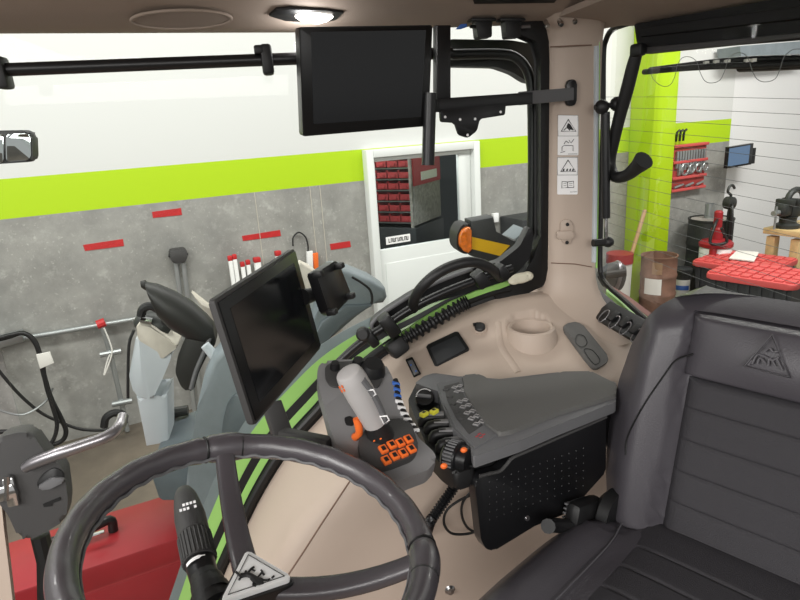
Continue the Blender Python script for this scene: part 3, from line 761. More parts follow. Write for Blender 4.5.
# seam on the liner
sp = [shelf_hit(x, y) for x, y in ((352, 478), (340, 496), (322, 523), (304, 551), (288, 575), (270, 604))]
mb = MB(); mb.tube([h[0]+h[1]*.0005 for h in sp], .0018, 6); struct(mb.build('trim_7', 'seam'))
# black gaskets and green cab frame along the arch
G1 = offs(S, .012); mb = MB(); mb.tube([V((p.x, 1.345, p.z+.006)) for p in G1], .011, 10); struct(mb.build('trim_8', 'gasket'))
def strip(d0, d1, y0, y1, name, m, cut=None, line=S):
    a, b = offs(line, d0, True), offs(line, d1, True)
    n0, n1 = cut or (0, len(a))
    mb = MB(); mb.grid([[V((p.x, y0, p.z)) for p in a[n0:n1]], [V((p.x, y1, p.z)) for p in b[n0:n1]]], (0, .012, -.004)); return struct(mb.build(name, m))
strip(.026, .046, 1.355, 1.36, 'trim_9', 'green_paint')
strip(-.012, .03, 1.348, 1.352, 'trim_10', 'gasket')
strip(.042, .066, 1.362, 1.366, 'trim_11', 'gasket')
strip(.06, .098, 1.37, 1.376, 'trim_12', 'green_paint')
strip(.096, .124, 1.38, 1.386, 'trim_13', 'machine_grey')
# side glass: everything above the arch, up to the roof, between the posts
top = [(548, 30), (300, 27), (0, 33), (-130, 36)]
ZR = 1.445
gl = [(p.x, p.z) for p in offs(S, .03)]
poly = [(.655, sill[2].z+.03)]+gl+[(-.62, .05), (-.62, ZR+.03), (.655, ZR+.03)]
w1 = thing('window_1', (0, YG+.03, 0), None, None); struct(w1)
mb = MB(); mb.poly(Fr((0, YG+.03, 0), (1, 0, 0), z=(0, -1, 0)), poly, 0, .004); mb.build('pane', 'glass_side', w1)
# black frame band of the side window: right side, rounded corner, lower tray
fr_out = [G.pix(x, y) for x, y in ((549, 20), (549, 276), (541, 286), (527, 292), (512, 297), (498, 301))]
fr_in = [G.pix(x, y) for x, y in ((487, 289), (505, 283), (519, 277), (527, 268), (530, 256), (541, 236), (541, 60), (536, 40), (520, 33), (505, 30), (505, 20))]
mb = MB(); mb.poly(G, fr_out+fr_in, -.025, .012, .006); mb.build('frame', 'gasket', w1)
tray = [(372, 331), (371, 324), (376, 318), (390, 308), (412, 294), (440, 280), (470, 269), (500, 262), (520, 246), (530, 226), (534, 234), (530, 258), (520, 270), (505, 282), (480, 289), (455, 296), (430, 304), (405, 318), (386, 330), (378, 335)]
mb = MB(); mb.pp(G, tray, -.02, .01, r=.01, bev=.004, zp=.01); mb.build('lower_frame', 'satin_black', w1)
mb = MB(); mb.tube([G.at(x, y, .016) for x, y in ((374, 331), (371.5, 325), (377, 318), (390, 308.5), (412, 295), (440, 281), (472, 269))], .005, 8, sub=4); mb.build('seal', 'mid_plastic', w1)
# black roof-edge panel outside at the top corner and curved pole
mb = MB(); mb.pp(Fr((0, 1.45, 0), (1, 0, 0), z=(0, -1, 0)), [(448, 39), (510, 40), (545, 46), (545, 84), (528, 82), (514, 73), (497, 67), (448, 66)], -.04, 0, r=.01, bev=.004, zp=0)
tag(mb.build('roof_panel', 'gasket'), 'black panel outside the upper rear corner of the side window', 'panel')
mb = MB(); mb.tube([atY(x, y, 1.40) for x, y in ((440, 55), (470, 54), (500, 54), (515, 57), (526, 68), (531, 85), (532, 110), (532.5, 160), (532, 210), (531, 238))], .0115, 12, sub=5)
tag(mb.build('handrail', 'satin_black'), 'black bent handrail pole outside the side window', 'handrail')

# headliner: rolls up from the window head to the roof
def headz(y): return y
prof = [(1.40, ZR+.0), (1.36, ZR-.002), (1.33, ZR), (1.28, ZR+.012), (1.22, ZR+.034), (1.12, ZR+.075), (1.0, ZR+.105), (.8, ZR+.13), (.4, ZR+.14), (-.35, ZR+.14)]
pr = smooth_line([V((0, y, z)) for y, z in prof], 4)
X0, X1 = -.75, .66
rows = []
for i in range(25):
    x = X0+(X1-X0)*i/24
    rows.append([V((x, p.y, p.z+.028*max(0, .1-x))) for p in pr])
for k in range(1, 9):                              # rolls down again towards the rear window
    a = k/8; x = X1+.2*a
    rows.append([V((x, p.y, p.z-max(0, p.z-ZR)*(a**1.6)*.92)) for p in pr])
mb = MB(); mb.grid(rows); struct(mb.build('ceiling', 'headliner', angle=60))
mb = MB(); mb.box((-.02, .45, ZR+.22), (1.7, 1.9, .06)); struct(mb.build('ceiling_roof', 'green_paint'))

# C pillar
PZ0, PZ1 = .80, ZR+.06
pil = [(.632, 1.345), (.645, 1.322), (.668, 1.312), (.728, 1.302), (.744, 1.305), (.752, 1.32), (.756, 1.40), (.632, 1.40)]
mb = MB(); rr = []
for z, sx in ((.72, 3.4), (.745, 2.9), (.765, 2.4), (.785, 1.95), (.805, 1.55), (.825, 1.28), (.85, 1.1), (.88, 1.), (1.0, 1.), (1.2, 1.), (1.36, 1.), (1.40, 1.06), (1.425, 1.2), (1.445, 1.5), (1.455, 1.9)):
    rr.append([V((.71+(x-.71)*(1+(sx-1)*(.35 if z < 1 else (.35 if x < .7 else .1))), y-(sx-1)*(.05 if z < 1 else .03) if y < 1.39 else y, z)) for x, y in pil])
mb.rings(rr); tag(struct(mb.build('trim_15', 'beige_trim', angle=50)))
mb = MB(); mb.tube([atY(551, 263, 1.316), atY(575, 264, 1.302), atY(592, 267, 1.30)], .0012, 6); struct(mb.build('trim_16', 'seam'))
mb = MB(); mb.tube([atY(550, 47, 1.313), atY(575, 45.5, 1.30), atY(592, 45, 1.298)], .0012, 6); struct(mb.build('trim_23', 'seam'))
# rear window: curved glass behind the pillar with heating wires
def rearX(y):
    t = max(0., (1.36-y)); return .80+.02*t+.30*t*t
RW = lambda y, z: V((rearX(y), y, z))
ys = [1.36-.11*k for k in range(14)]
def sillz(y): return .775-.05*max(0, 1.33-y)
w2 = thing('window_2', (.8, 1.0, .77), None, None); struct(w2)
mb = MB(); mb.grid([[RW(y, z) for y in ys] for z in (.70, ZR+.02)]); mb.build('pane', 'glass_rear', w2, angle=60)
def rear_at(x, y, dx=0.):
    d = ray(x, y); lo, hi = .3, 2.5
    g = lambda t: (CAM+d*t).x-rearX((CAM+d*t).y)-dx
    for _ in range(60):
        m = (lo+hi)/2
        if g(m) < 0: lo = m
        else: hi = m
    return CAM+d*lo
for yw in (97, 110, 123, 136, 149, 162, 175, 188, 201, 214, 227, 240, 253, 266, 279):
    q = [(606, yw-(yw-97)*.2), (700, yw), (800, yw+2+(yw-97)*.19)]
    mb = MB(); mb.tube([rear_at(x, y, -.001) for x, y in q], .00045, 5, sub=6); mb.build('heating_wire', 'heat_wire', w2)
sq = [(651, 74), (654, 80), (662, 86), (670, 85), (675, 76), (677, 66), (682, 58), (690, 57), (697, 62), (700, 72), (705, 81), (712, 83), (720, 80), (725, 70), (728, 60), (734, 54), (742, 53), (748, 58), (752, 70), (757, 79), (765, 82), (775, 79), (780, 69), (784, 57), (792, 50), (800, 49)]
mb = MB(); mb.tube([rear_at(x, y, -.001) for x, y in sq], .0006, 5, sub=3); mb.build('heating_wire', 'heat_wire', w2)
# frame of the rear window: pale strip, green line and black gasket along pillar and sill
def edge(pix, r, name, m, dx=0, flat=None, up=None):
    mb = MB(); mb.tube([rear_at(x, y, dx) for x, y in pix], r, 8, sub=5, flat=flat); return struct(mb.build(name, m, w2))
EP = [(640, 20), (622, 24), (608, 30), (602, 40), (599.5, 56), (599, 120), (597, 200), (596, 262), (599, 280), (607, 292), (622, 305), (642, 323), (665, 345)]
edge([(x+4, y) for x, y in EP[:8]]+[(602, 277), (609, 287), (624, 300), (644, 318), (667, 339)], .0065, 'gasket', 'gasket', .004)
edge([(x-2.6, y) for x, y in EP[4:8]]+[(595, 285), (604, 298), (619, 311), (639, 330), (662, 354)], .0025, 'green_edge', 'green_paint', -.006)
mb = MB(); mb.tube([atY(x, y, 1.30) for x, y in ((596, 46), (595.5, 150), (593.5, 262))], .004, flat=(.008, .014), up=(1, 0, 0)); mb.build('pale_edge', 'post_grey', w2)
mb = MB(); mb.tube([atY(x, y, 1.304) for x, y in ((599, 42), (598.5, 150), (596.5, 268))], .0025, 8); mb.build('green_bead', 'green_paint', w2)
def rstrip(rows, name, m):
    mb = MB(); mb.grid([[rear_at(x, y, dx) for x, y in q] for q, dx in rows], (0, 0, -.015)); return struct(mb.build(name, m))
rstrip((([(606, 291), (622, 304), (642, 322), (665, 343)], .03), ([(608, 286), (625, 298.5), (646, 315.5), (668, 335)], .06)), 'trim_17', 'green_paint')
rstrip((([(609, 288), (626, 299.5), (648, 316.5), (670, 336)], .10), ([(611, 285.5), (628.5, 296), (650.5, 312.5), (673, 330)], .14)), 'trim_18', 'red_floor')
rstrip((([(600, 290), (612, 300), (627, 313), (645, 329), (668, 349)], -.012), ([(597, 300), (608, 310), (622, 323), (640, 339), (662, 359)], -.035)), 'trim_19', 'mid_plastic')

# ================================================================ FITTINGS ON THE CAB SHELL
# dark flush tray, cap, switch, cup holder, rubber mat
def on_shelf(pix, xp=None):
    hs = [shelf_hit(*p)[0] for p in pix]
    o = sum(hs, V())/len(hs)
    n = (hs[1]-hs[0]).cross(hs[2]-hs[1]);
    n = n.normalized(); n = n if n.z > 0 else -n
    return Fr(o, hs[1]-hs[0], z=n)
q = [(426, 347), (458, 332), (470, 350), (436, 369)]
f = on_shelf(q)
t = thing('display_blank', f.o, 'dark rectangular cover plate set in the beige console shelf', 'cover plate')
mb = MB(); mb.pp(f, q, -.004, .006, r=.006, bev=.003, zp=.0); mb.build('frame', 'rubber', t)
mb = MB(); mb.pp(f, [(430, 348.5), (457, 336), (466, 349.5), (437.5, 365)], .004, .0075, r=.004, bev=.001, zp=.005); mb.build('plate', 'drum_dark', t)
f = shelf_frame([(480, 329)], (1, 0, 0))
t = thing('socket_cap', f.o, 'black round socket cap with a flap on the beige console', 'socket')
mb = MB(); mb.lathe(f, [(.0155, -.002), (.0165, .003), (.013, .005)], 24); mb.build('ring', 'beige_trim', t)
mb = MB(); mb.lathe(f, [(.0125, .002), (.0125, .010), (.01, .012), (.001, .012)], 24); mb.box((-.006, .012, .006), (.014, .008, .006), f, .002); mb.build('cap', 'rubber', t)
q = [(406, 361), (413, 358), (421, 374), (414, 378)]
f = on_shelf(q)
t = thing('rocker_switch', f.o, 'small black rocker switch left of the dark cover plate', 'switch')
mb = MB(); mb.pp(f, q, -.003, .005, r=.002, bev=.001, zp=.0); mb.build('frame', 'black', t)
mb = MB(); mb.pp(f, [(408, 362), (412.5, 360), (419, 373), (414.5, 375.5)], .004, .008, bev=.001, zp=.005); mb.build('rocker', 'mid_plastic', t)
mb = MB()
for x, y in ((411, 365), (416, 371)): mb.box(tuple(f.pix(x, y, .008))+(.008,), (.004, .004, .001), f)
mb.build('symbol', 'blue', t)
q = [(561, 326), (579, 322.5), (610, 361), (594, 371.5)]
f = on_shelf(q)
t = thing('rubber_mat', f.o, 'long black rubber tray mat on the console in front of the rear window', 'mat')
mb = MB(); mb.pp(f, q, .0, .012, r=.016, bev=.004, zp=.006); mb.build('mat', 'pad_rubber', t)
mb = MB(); mb.tube([f.at(x, y, .013) for x, y in ((577, 335), (584, 336), (587, 343), (582, 347), (576, 343))], .0008, 6, closed=True, sub=4)
mb.tube([f.at(x, y, .013) for x, y in ((584, 350), (592, 350), (600, 360), (594, 364))], .0008, 6, closed=True, sub=4); mb.build('relief', 'rubber', t)
# cup holder boss
h, n = shelf_hit(528, 329)
rc_ = .5*42/FPX*(h-CAM).dot(CF)
h, n = shelf_hit(531, 331); f = Fr(h+V((0, 0, .01)), (1, 0, 0), z=(0, -.05, 1))
cup = thing('cup_holder', f.o, 'beige round cup holder in the console shelf beside the black rubber mat', 'cup holder')
mb = MB(); f = f.move(0, 0, -.006); mb.lathe(f, [(rc_*1.5, -.09), (rc_*1.3, -.03), (rc_*1.16, -.002), (rc_*1.1, .006), (rc_, .009), (rc_*.9, .006), (rc_*.84, -.012), (rc_*.8, -.055), (.001, -.055)], 40); mb.build('cup', 'beige', cup)
for v in wr.data.vertices:                          # the well of the cup holder
    w_ = v.co+wr.location
    if math.hypot(w_.x-f.o.x, w_.y-f.o.y) < rc_*1.0 and w_.z > .6: v.co.z -= .085
mb = MB()
for k, (a, b) in enumerate(((-.3, .1), (.1, -.2), (.4, .15))): mb.lathe(f.move(a*rc_, b*rc_, -.05), [(.008, 0), (.008, .022), (.004, .024)], 12)
mb.build('fitting', 'ink', cup)
# raised console edge left of the cup holder
hs = [shelf_hit(x, y) for x, y in ((498, 322), (499, 335), (502, 348), (510, 360), (518, 372))]
mb = MB(); mb.tube([h[0]-h[1]*.0125 for h in hs], .015, 16, sub=5); struct(mb.build('trim_20', 'beige'))
# cloth in the window corner
c = atY(521, 278, 1.31)
mb = MB(); f = Fr(c, (1, 0, .22), z=(0, -.5, .86))
mb.ball(c, .012, 20, (2.4, 1.2, .9), f); mb.ball(f.p(.018, .002, 0), .011, 16, (1.4, 1.2, .9), f); mb.ball(f.p(-.018, -.002, -.002), .011, 16, (1.5, 1.0, .8), f)
tag(mb.build('cloth', 'cloth', angle=60), 'crumpled off-white cloth tucked into the corner of the side window', 'cloth')
# green painted edge between the tray and the hose
mb = MB(); mb.pp(Fr((0, 1.336, 0), (1, 0, 0), z=(0, -1, 0)), [(383, 346), (400, 334), (425, 317), (450, 302), (475, 291.5), (492, 286), (508, 281), (510, 285), (496, 290.5), (478, 297.5), (455, 308), (430, 322), (408, 338), (393, 350)], -.006, 0, zp=0); struct(mb.build('trim_24', 'green_paint'))
# corrugated hose grip
hp = smooth_line([atY(x, y, 1.285) for x, y in ((398, 343), (408, 337), (425, 327), (445, 315), (460, 306), (468, 302))], 12)
t = thing('corrugated_hose', atY(430, 335, 1.285), 'ribbed black corrugated hose along the edge of the beige console', 'hose')
mb = MB(); mb.tube(hp, [.0135+.0035*(1 if (k % 4) < 2 else -1) for k in range(len(hp))], 14); mb.build('body', 'rubber', t)
mb = MB(); mb.box((0, 0, 0), (.045, .04, .05), Fr(atY(397, 347, 1.28), (1, 0, .6), z=(0, -1, .3)), .008); mb.build('end_piece', 'rubber', t)
# rod with clamps along the arch
t = thing('cable_rail', atY(400, 320, 1.29), 'black rail with clamps running along the arched window edge', 'rail')
mb = MB(); mb.tube([atY(x, y, 1.29) for x, y in ((325, 378), (340, 361), (360, 343), (385, 326), (410, 309), (440, 294), (470, 282), (500, 272), (512, 268))], .0095, 12, sub=5); mb.build('rod', 'satin_black', t)
for (x, y, w, h) in ((371, 338, .022, .04), (389, 325, .03, .055), (480, 279, .03, .04), (501, 271, .024, .035)):
    mb = MB(); mb.box((0, 0, 0), (w, h, .04), Fr(atY(x, y, 1.285), (1, 0, .62), z=(0, -1, 0)), .006); mb.build('clamp', 'black', t)
mb = MB(); f = Fr(atY(363, 334, 1.275), (1, 0, 0), z=(-.2, -1, .2)); mb.lathe(f, [(.012, -.02), (.016, -.01), (.016, .006), (.011, .012), (.001, .012)], 20); mb.build('knob', 'rubber', t)
# curved grab bar
mb = MB(); mb.tube([atY(x, y, yy) for x, y, yy in ((413, 309, 1.30), (414, 300, 1.27), (421, 288, 1.25), (435, 275, 1.24), (452, 266, 1.24), (470, 262, 1.24), (484, 265, 1.25), (494, 271, 1.27), (500, 277, 1.30))], .012, 14, sub=6)
gb = mb.build('grab_bar', 'rubber'); tag(gb, 'thick black curved grab bar across the lower side window', 'grab bar')

# ---- warning stickers on the pillar
pf = Fr((.71, 1.304, 1.1), V((.084, -.014, 0)), y=(0, 0, 1)) if False else Fr(V((.668, 1.312, 1.1)), V((.084, -.014, 0)), z=V((-.014, -.084, 0)))
def sticker(quad, label, panels):
    t = thing('warning_sticker', pf.at(*quad[3], .001), label, 'sticker')
    mb = MB(); mb.pp(pf, quad, .0, .0012, r=.003, zp=.001); mb.build('backing', 'label_white', t)
    mb = MB()
    (x0, y0), (x1, _), (x2, y2), (x3, y3) = quad
    def st(pts, r=.0013, closed=False): mb.tube([pf.at(x, y, .0013) for x, y in pts], r, 6, closed=closed)
    def fill(pts): mb.pp(pf, pts, .001, .0016, zp=.0013)
    panels(st, fill); mb.build('symbol', 'ink', t)
def pan1(st, fill):
    st([(557.8, 115), (578, 115.3), (578, 136), (558, 136)], .0006, True)
    st([(568.3, 119.5), (575.8, 131.2), (561.2, 131.2)], .0016, True)
    fill([(568, 123), (570, 124), (574, 130.3), (570, 129.5), (566.5, 126.5)]); st([(564, 130), (567, 127.5), (570, 130.3)], .0011)
    st([(562, 151), (562, 147), (564, 145.5), (573, 145.5), (573, 151)], .0008, False); st([(564, 144), (566, 141), (569, 143)], .0009); st([(569, 140), (571, 143), (574, 139)], .0008)
    st([(560.5, 152.5), (565, 151.5)], .0008); st([(568, 154), (577.5, 153.9)], .0006)
def pan2(st, fill):
    st([(557.5, 157.5), (577.5, 157.5), (577.4, 175), (557.5, 175)], .0006, True)
    st([(568, 160), (575.5, 171.5), (560.8, 171.5)], .0016, True)
    for x in (563.5, 567, 570, 572.8): fill([(x-1, 171), (x-.2, 168.8), (x+1, 168.6), (x+.8, 171)])
    st([(561.8, 188), (562, 181.5), (567.5, 182), (573.5, 181.2), (573.8, 187.5), (567.8, 187.5)], .0009, True); st([(567.6, 182), (567.7, 187.3)], .0008)
    for x0, x1 in ((563.5, 566.5), (569, 572.4)):
        for y in (183.6, 185.4): st([(x0, y), (x1, y)], .0004)
    st([(570, 192), (577, 191.8)], .0005)
sticker([(558, 115), (578.4, 115), (578.4, 155.3), (557.7, 155.3)], 'white warning sticker on the pillar, upper one with a crushed hand triangle', pan1)
sticker([(557.4, 157), (578, 157), (577.6, 194.5), (557.2, 194.5)], 'white warning sticker on the pillar, lower one with an open book', pan2)
# belt anchor / hook plate on the pillar
t = thing('belt_guide', pf.at(567, 245), 'beige oval belt guide screwed to the pillar under the stickers', 'belt guide')
mb = MB(); mb.pp(pf, [(560.5, 222), (566, 218.5), (573, 222), (573.5, 240), (567, 246), (560.5, 240)], 0, .006, r=.014, bev=.002, zp=.006); mb.build('plate', 'beige_trim', t)
mb = MB(); mb.pp(pf, [(557, 231.5), (573.5, 231), (573.5, 239), (557, 239.5)], .006, .014, r=.005, bev=.003, zp=.014); mb.build('strap', 'beige', t)
mb = MB()
for x, y in ((567.5, 224.5), (567, 242.5)): mb.lathe(pf.move(*pf.pix(x, y, .006), .006), [(.0045, 0), (.004, .002), (.0005, .002)], 12)
mb.build('screw', 'ink', t)
# seat-belt wire loops holder: black strip with four wire loops on the shelf by the rear window
hA, hB = shelf_hit(600, 322)[0], shelf_hit(641, 362)[0]
f = Fr(hA+V((0, 0, .012)), hB-hA, z=V((-.5, -.1, .85)))
LB = (hB-hA).length
t = thing('loop_strip', hA, 'black strip holding grey wire loops below the rear window sill', 'strip')
mb = MB(); mb.box((LB/2, .018, .004), (LB+.03, .06, .012), f, .003); mb.build('base', 'black', t)
for k in range(4):
    mb = MB(); x = .02+k*LB*.3; mb.tube([f.p(x+.010*cos(a), .0+.017*sin(a)+.002, .012+.005*sin(a)) for a in [2*pi*i/18 for i in range(18)]], .0015, 8, closed=True); mb.build('loop', 'satin_steel', t)
for k in range(3):
    mb = MB(); mb.box((.045+k*LB*.3, .014, .012), (.02, .03, .012), f, .003); mb.build('clip', 'rubber', t)

# ---- ceiling fittings
def ceil_hit(x, y):
    d = ray(x, y)
    best = None
    for i in range(len(pr)-1):
        a, b = pr[i], pr[i+1]
        n = V((1, 0, 0)).cross(b-a)
        if abs(d.dot(n)) < 1e-9: continue
        t = (V((0, a.y, a.z))-CAM).dot(n)/d.dot(n)
        h = CAM+d*t
        if t > 0 and min(a.y, b.y)-1e-6 <= h.y <= max(a.y, b.y)+1e-6 and h.y < 1.345:
            n.normalize(); n = n if n.dot(d) < 0 else -n
            if best is None or t < best[0]: best = (t, h, n)
    return (best[1], best[2]) if best else (atY(x, y, 1.33), V((0, -1, 0)))
h, n = ceil_hit(182, 19); f = Fr(h, (1, 0, 0), z=n)
dz = (h-CAM).dot(CF)
t = thing('speaker_grille', f.o, 'oval perforated speaker grille in the headliner at upper left', 'speaker')
hx = 48/FPX*dz; hl, hr = ceil_hit(182, 28)[0], ceil_hit(182, 11)[0]; hy = max(.02, (hl-hr).length*.5)
mb = MB(); mb.tube([f.p(hx*cos(a*pi/24), hy*sin(a*pi/24), .001) for a in range(48)], .0028, 8, closed=True); mb.build('rim', 'headliner', t)
mb = MB(); mb.lathe(Fr(f.o, f.x, z=f.z), [(.001, .001)]+[(r, .001+.0008*(k % 2)) for k, r in enumerate([.004+.0025*i for i in range(8)])], 24)
for v in mb.bm.verts:
    d = v.co-f.o; lx, ly = d.dot(f.x), d.dot(f.y); v.co = f.p(lx/.0215*hx*.92, ly/.0215*hy*.9, d.dot(f.z))
mb.build('mesh', 'speaker_mesh', t)
h, n = ceil_hit(306, 16.5); f = Fr(h, (1, .05, 0), z=n); dz = (h-CAM).dot(CF)
t = thing('dome_lamp', f.o, 'lit roof lamp in a dark recess above the upper display', 'lamp')
mb = MB(); mb.poly(f, [f.pix(x, y, .002) for x, y in ((269, 16), (276, 10), (290, 8.5), (325, 10), (344, 12), (336, 20), (320, 23.5), (285, 21))], -.004, .003, .002); mb.build('recess', 'black', t)
mb = MB(); mb.poly(f, [f.pix(x, y, .004) for x, y in ((295, 16), (300, 13.5), (318, 13), (333, 16), (327, 20), (318, 22.5), (303, 21))], .002, .008, .002); mb.build('lens', 'bulb', t)
LAMP = f.p(0, 0, .03)
h, n = ceil_hit(536, 5); f = Fr(h, (1, 0, 0), z=n)
mb = MB(); mb.pp(f, [(472, -4), (559, -4), (554, 2), (474, 3)], -.002, .002, zp=.0); tag(mb.build('roof_hatch', 'gasket'), 'dark opening in the headliner at the top edge', 'hatch')
# two black clips and a blue tag at the window head
HC = Fr((0, 1.318, 0), (1, 0, 0), z=(0, -1, 0))
for k, (x, l) in enumerate(((484, 'black headliner clip next to the blue tag'), (513, 'black headliner clip nearest the three screws'))):
    t = thing('clip', HC.at(x, 27, .01), l, 'clip', 'black clips at the window head')
    mb = MB(); mb.pp(HC, [(x-12, 17.5), (x+12, 17.5), (x+13, 20.5), (x-13, 20.5)], -.005, .022, r=.002, bev=.002, zp=.022); mb.build('flange', 'black', t)
    mb = MB(); mb.pp(HC, [(x-8, 20), (x+8, 20), (x+8, 37), (x-6, 38)], -.01, .018, r=.003, bev=.003, zp=.018); mb.build('body', 'rubber', t)
    mb = MB(); mb.tube([HC.at(x+(8 if k else -8), 27, .01), HC.at(x+(17 if k else -14), 26.5, .01)], .0035, 8); mb.build('pin', 'satin_steel' if k else 'black', t)
mb = MB(); mb.pp(HC, [(456, 29), (461, 24), (467, 23.5), (467, 27), (461, 29)], .0, .006, bev=.001, zp=.006); tag(mb.build('tag', 'blue'), 'small blue tag at the top edge of the side window', 'tag')
for k, (x, y) in enumerate(((546.8, 25), (560.8, 23.5), (574.5, 21))):
    f = Fr(atY(x, y, 1.30), (1, 0, 0), z=(-.05, -.75, -.65))
    mb = MB(); mb.lathe(f, [(.0058, -.012), (.0058, .004), (.0045, .006), (.0005, .006)], 14)
    tag(mb.build('screw', 'chrome'), ('chrome screw in the headliner, nearest the black clips', 'chrome screw in the headliner, middle of three', 'chrome screw in the headliner, nearest the rear window')[k], 'screw', 'chrome screws above the pillar')
# ---- roller blind, wiper, handle and strut of the rear window
BD = V((sin(radians(-20)), cos(radians(-20)), 0))
b0 = rear_at(636, 40); b0 = V((b0.x-.05, b0.y, 0))
BF = Fr(b0, -BD, z=V((0, 0, 1)).cross(-BD) if (V((0, 0, 1)).cross(-BD)).y < 0 else -(V((0, 0, 1)).cross(-BD)))
lipx = [BF.at(x, y, -.02) for x, y in ((632.5, 26), (700, 14.5), (770, 2), (860, -12))]
lipx = [rear_at(597, 30, -.02), rear_at(608, 28, -.02), rear_at(622, 25.5, -.02)]+lipx
mb = MB(); mb.grid([[V((.64, min(p.y, 1.33), ZR+.0)) for p in lipx], [V((.64+(p.x-.64)*.5, p.y, ZR+(p.z-ZR)*.35)) for p in lipx], lipx, [p+V((.01, 0, .03)) for p in lipx]], (0, 0, .012)); struct(mb.build('ceiling_lip', 'headliner', angle=60))
t = thing('roller_blind', BF.at(700, 45), 'black roller blind cassette across the top of the rear window', 'blind')
mb = MB(); mb.pp(BF, [(632.5, 24), (700, 12.5), (770, 0), (860, -14), (860, 34), (800, 39), (720, 45.5), (640, 54), (640, 48), (635, 43)], -.045, .0, bev=.008, zp=0); mb.build('cassette', 'matte_black', t)
mb = MB(); mb.pp(BF, [(640, 27), (860, -2), (860, 12), (640, 37)], -.005, .012, bev=.005, zp=.012); mb.build('roll', 'matte_black', t)
mb = MB(); mb.pp(BF, [(636, 48), (860, 27), (860, 32), (660, 52), (638, 54)], -.01, .008, bev=.003, zp=.008); mb.build('bottom_bar', 'dark_plastic', t)
hd = [(637, 52), (633, 66), (627, 90), (620, 115), (614, 140), (609.5, 160), (611, 171), (617, 177), (627, 175), (637, 167), (644, 160)]
hr_ = [.012, .0135, .014, .0135, .013, .014, .014, .013, .013, .016, .021]
mb = MB(); mb.tube([rear_at(x, y, -.045) for x, y in hd], hr_, 14, sub=5); wh = mb.build('pull_handle', 'rubber', w2)
mb = MB(); f = Fr(rear_at(638, 50, -.05), BF.x, z=BF.z); mb.box((0, 0, 0), (.03, .025, .02), f, .006); mb.build('handle_bracket', 'black', wh)
t = thing('rear_wiper', rear_at(720, 66)+V((.04, 0, 0)), 'black wiper with a slotted blade outside the rear window', 'wiper')
wq = lambda pts, r, dx, name, m: (lambda mb: (mb.tube([rear_at(x, y, dx) for x, y in pts], r, 10, sub=4), mb.build(name, m, t)))(MB())
wq([(644, 72), (680, 68.5), (720, 66), (760, 65), (830, 62)], .006, .025, 'blade', 'rubber')
wq([(650, 70), (690, 65), (720, 61.5), (760, 59), (830, 58)], .006, .035, 'frame', 'black')
wq([(740, 66), (780, 64), (840, 61)], .011, .045, 'arm', 'satin_black')
for x, y in ((706, 64.5), (716, 63.5), (727, 63), (747, 62.5), (753, 62)):
    mb = MB(); p = rear_at(x, y, .028); mb.box((0, 0, 0), (.012, .012, .008), Fr(p, (.3, .9, 0), z=(-1, .3, 0)), .001)
    mb.build('clip', 'paper', t)
t = thing('gas_strut', atY(603, 220, 1.24), 'black gas strut with ball joints beside the pillar', 'strut')
sx = lambda x, y: atY(x, y, 1.26)
mb = MB(); mb.tube([sx(605.5, 112), sx(606, 218)], .0095, 12); mb.build('cylinder', 'satin_black', t)
mb = MB(); mb.tube([sx(606, 218), sx(606, 240)], .0045, 10); mb.build('rod', 'chrome', t)
for x, y in ((602, 107), (617, 104)):
    mb = MB(); mb.ball(sx(x, y), .016, 14); mb.build('joint', 'rubber', t)
mb = MB(); mb.tube([sx(595, 107.5), sx(624, 103)], .006, 10); mb.build('upper_bracket', 'rubber', t)
mb = MB(); mb.tube([sx(593, 243), sx(612, 242)], .009, 10); mb.ball(sx(608, 242), .013, 12); mb.build('lower_bracket', 'rubber', t)

# ---- overhead rail with clamps (upper left)
RY = 1.27
t = thing('equipment_rail', atY(150, 64, RY), 'long black horizontal rail with clamps across the side window', 'rail')
mb = MB(); mb.tube([atY(-40, 71.5, RY), atY(130, 65, RY), atY(300, 58.5, RY), atY(452, 53, RY)], .0115, 14, sub=3); mb.build('bar', 'satin_black', t)
for x, y in ((2, 73), (267, 60)):
    mb = MB(); f = Fr(atY(x, y, RY), (1, 0, .02), z=(0, -1, 0)); mb.box((0, 0, 0), (.022, .055, .04), f, .006); mb.box((-.012, .018, .0), (.02, .016, .04), f, .004); mb.build('clamp', 'rubber', t)

# ---- upper display and its bracket
TM = Fr((.196, 1.148, 1.33), (.984, .18, .0), z=(.17, -.975, -.1))
t = thing('upper_display', TM.at(365, 80), 'switched-off black display hanging under the headliner', 'display')
MQ = [(299, 27), (432.5, 25), (428.5, 126), (303, 136.5)]
mb = MB(); mb.pp(TM, MQ, -.03, .0, r=.004, bev=.003, zp=0); mb.build('housing', 'bezel', t)
mb = MB(); mb.pp(TM, [(311, 32), (426, 30), (421, 117), (313.5, 124)], -.001, .0012, zp=.001); mb.build('screen', 'screen', t)
mb = MB(); mb.box(tuple(TM.pix(380, 70, -.05))+(-.045,), (.09, .09, .03), TM, .006); mb.build('mount', 'black', t)
t = thing('display_bracket', TM.at(445, 95, -.04), 'black steel bracket from the pillar carrying the upper display', 'bracket')
BK = Fr((.35, 1.21, 1.3), (.984, .18, 0), z=(.18, -.984, 0))
mb = MB(); mb.pp(BK, [(437, 25), (451, 25), (451, 100), (437, 101)], -.02, .0, bev=.002, zp=0); mb.build('post', 'satin_black', t)
mb = MB(); mb.pp(BK, [(431, 99), (533, 92), (533, 104), (431, 112)], -.012, .006, bev=.002, zp=.006); mb.build('arm', 'satin_black', t)
mb = MB(); p0, p1 = BK.at(520, 98.5, 0), pf.at(572, 94, .01); mb.tube([p0, p1], .01, flat=(.027, .01), up=(0, 0, 1)); mb.build('end_bar', 'mid_plastic', t)
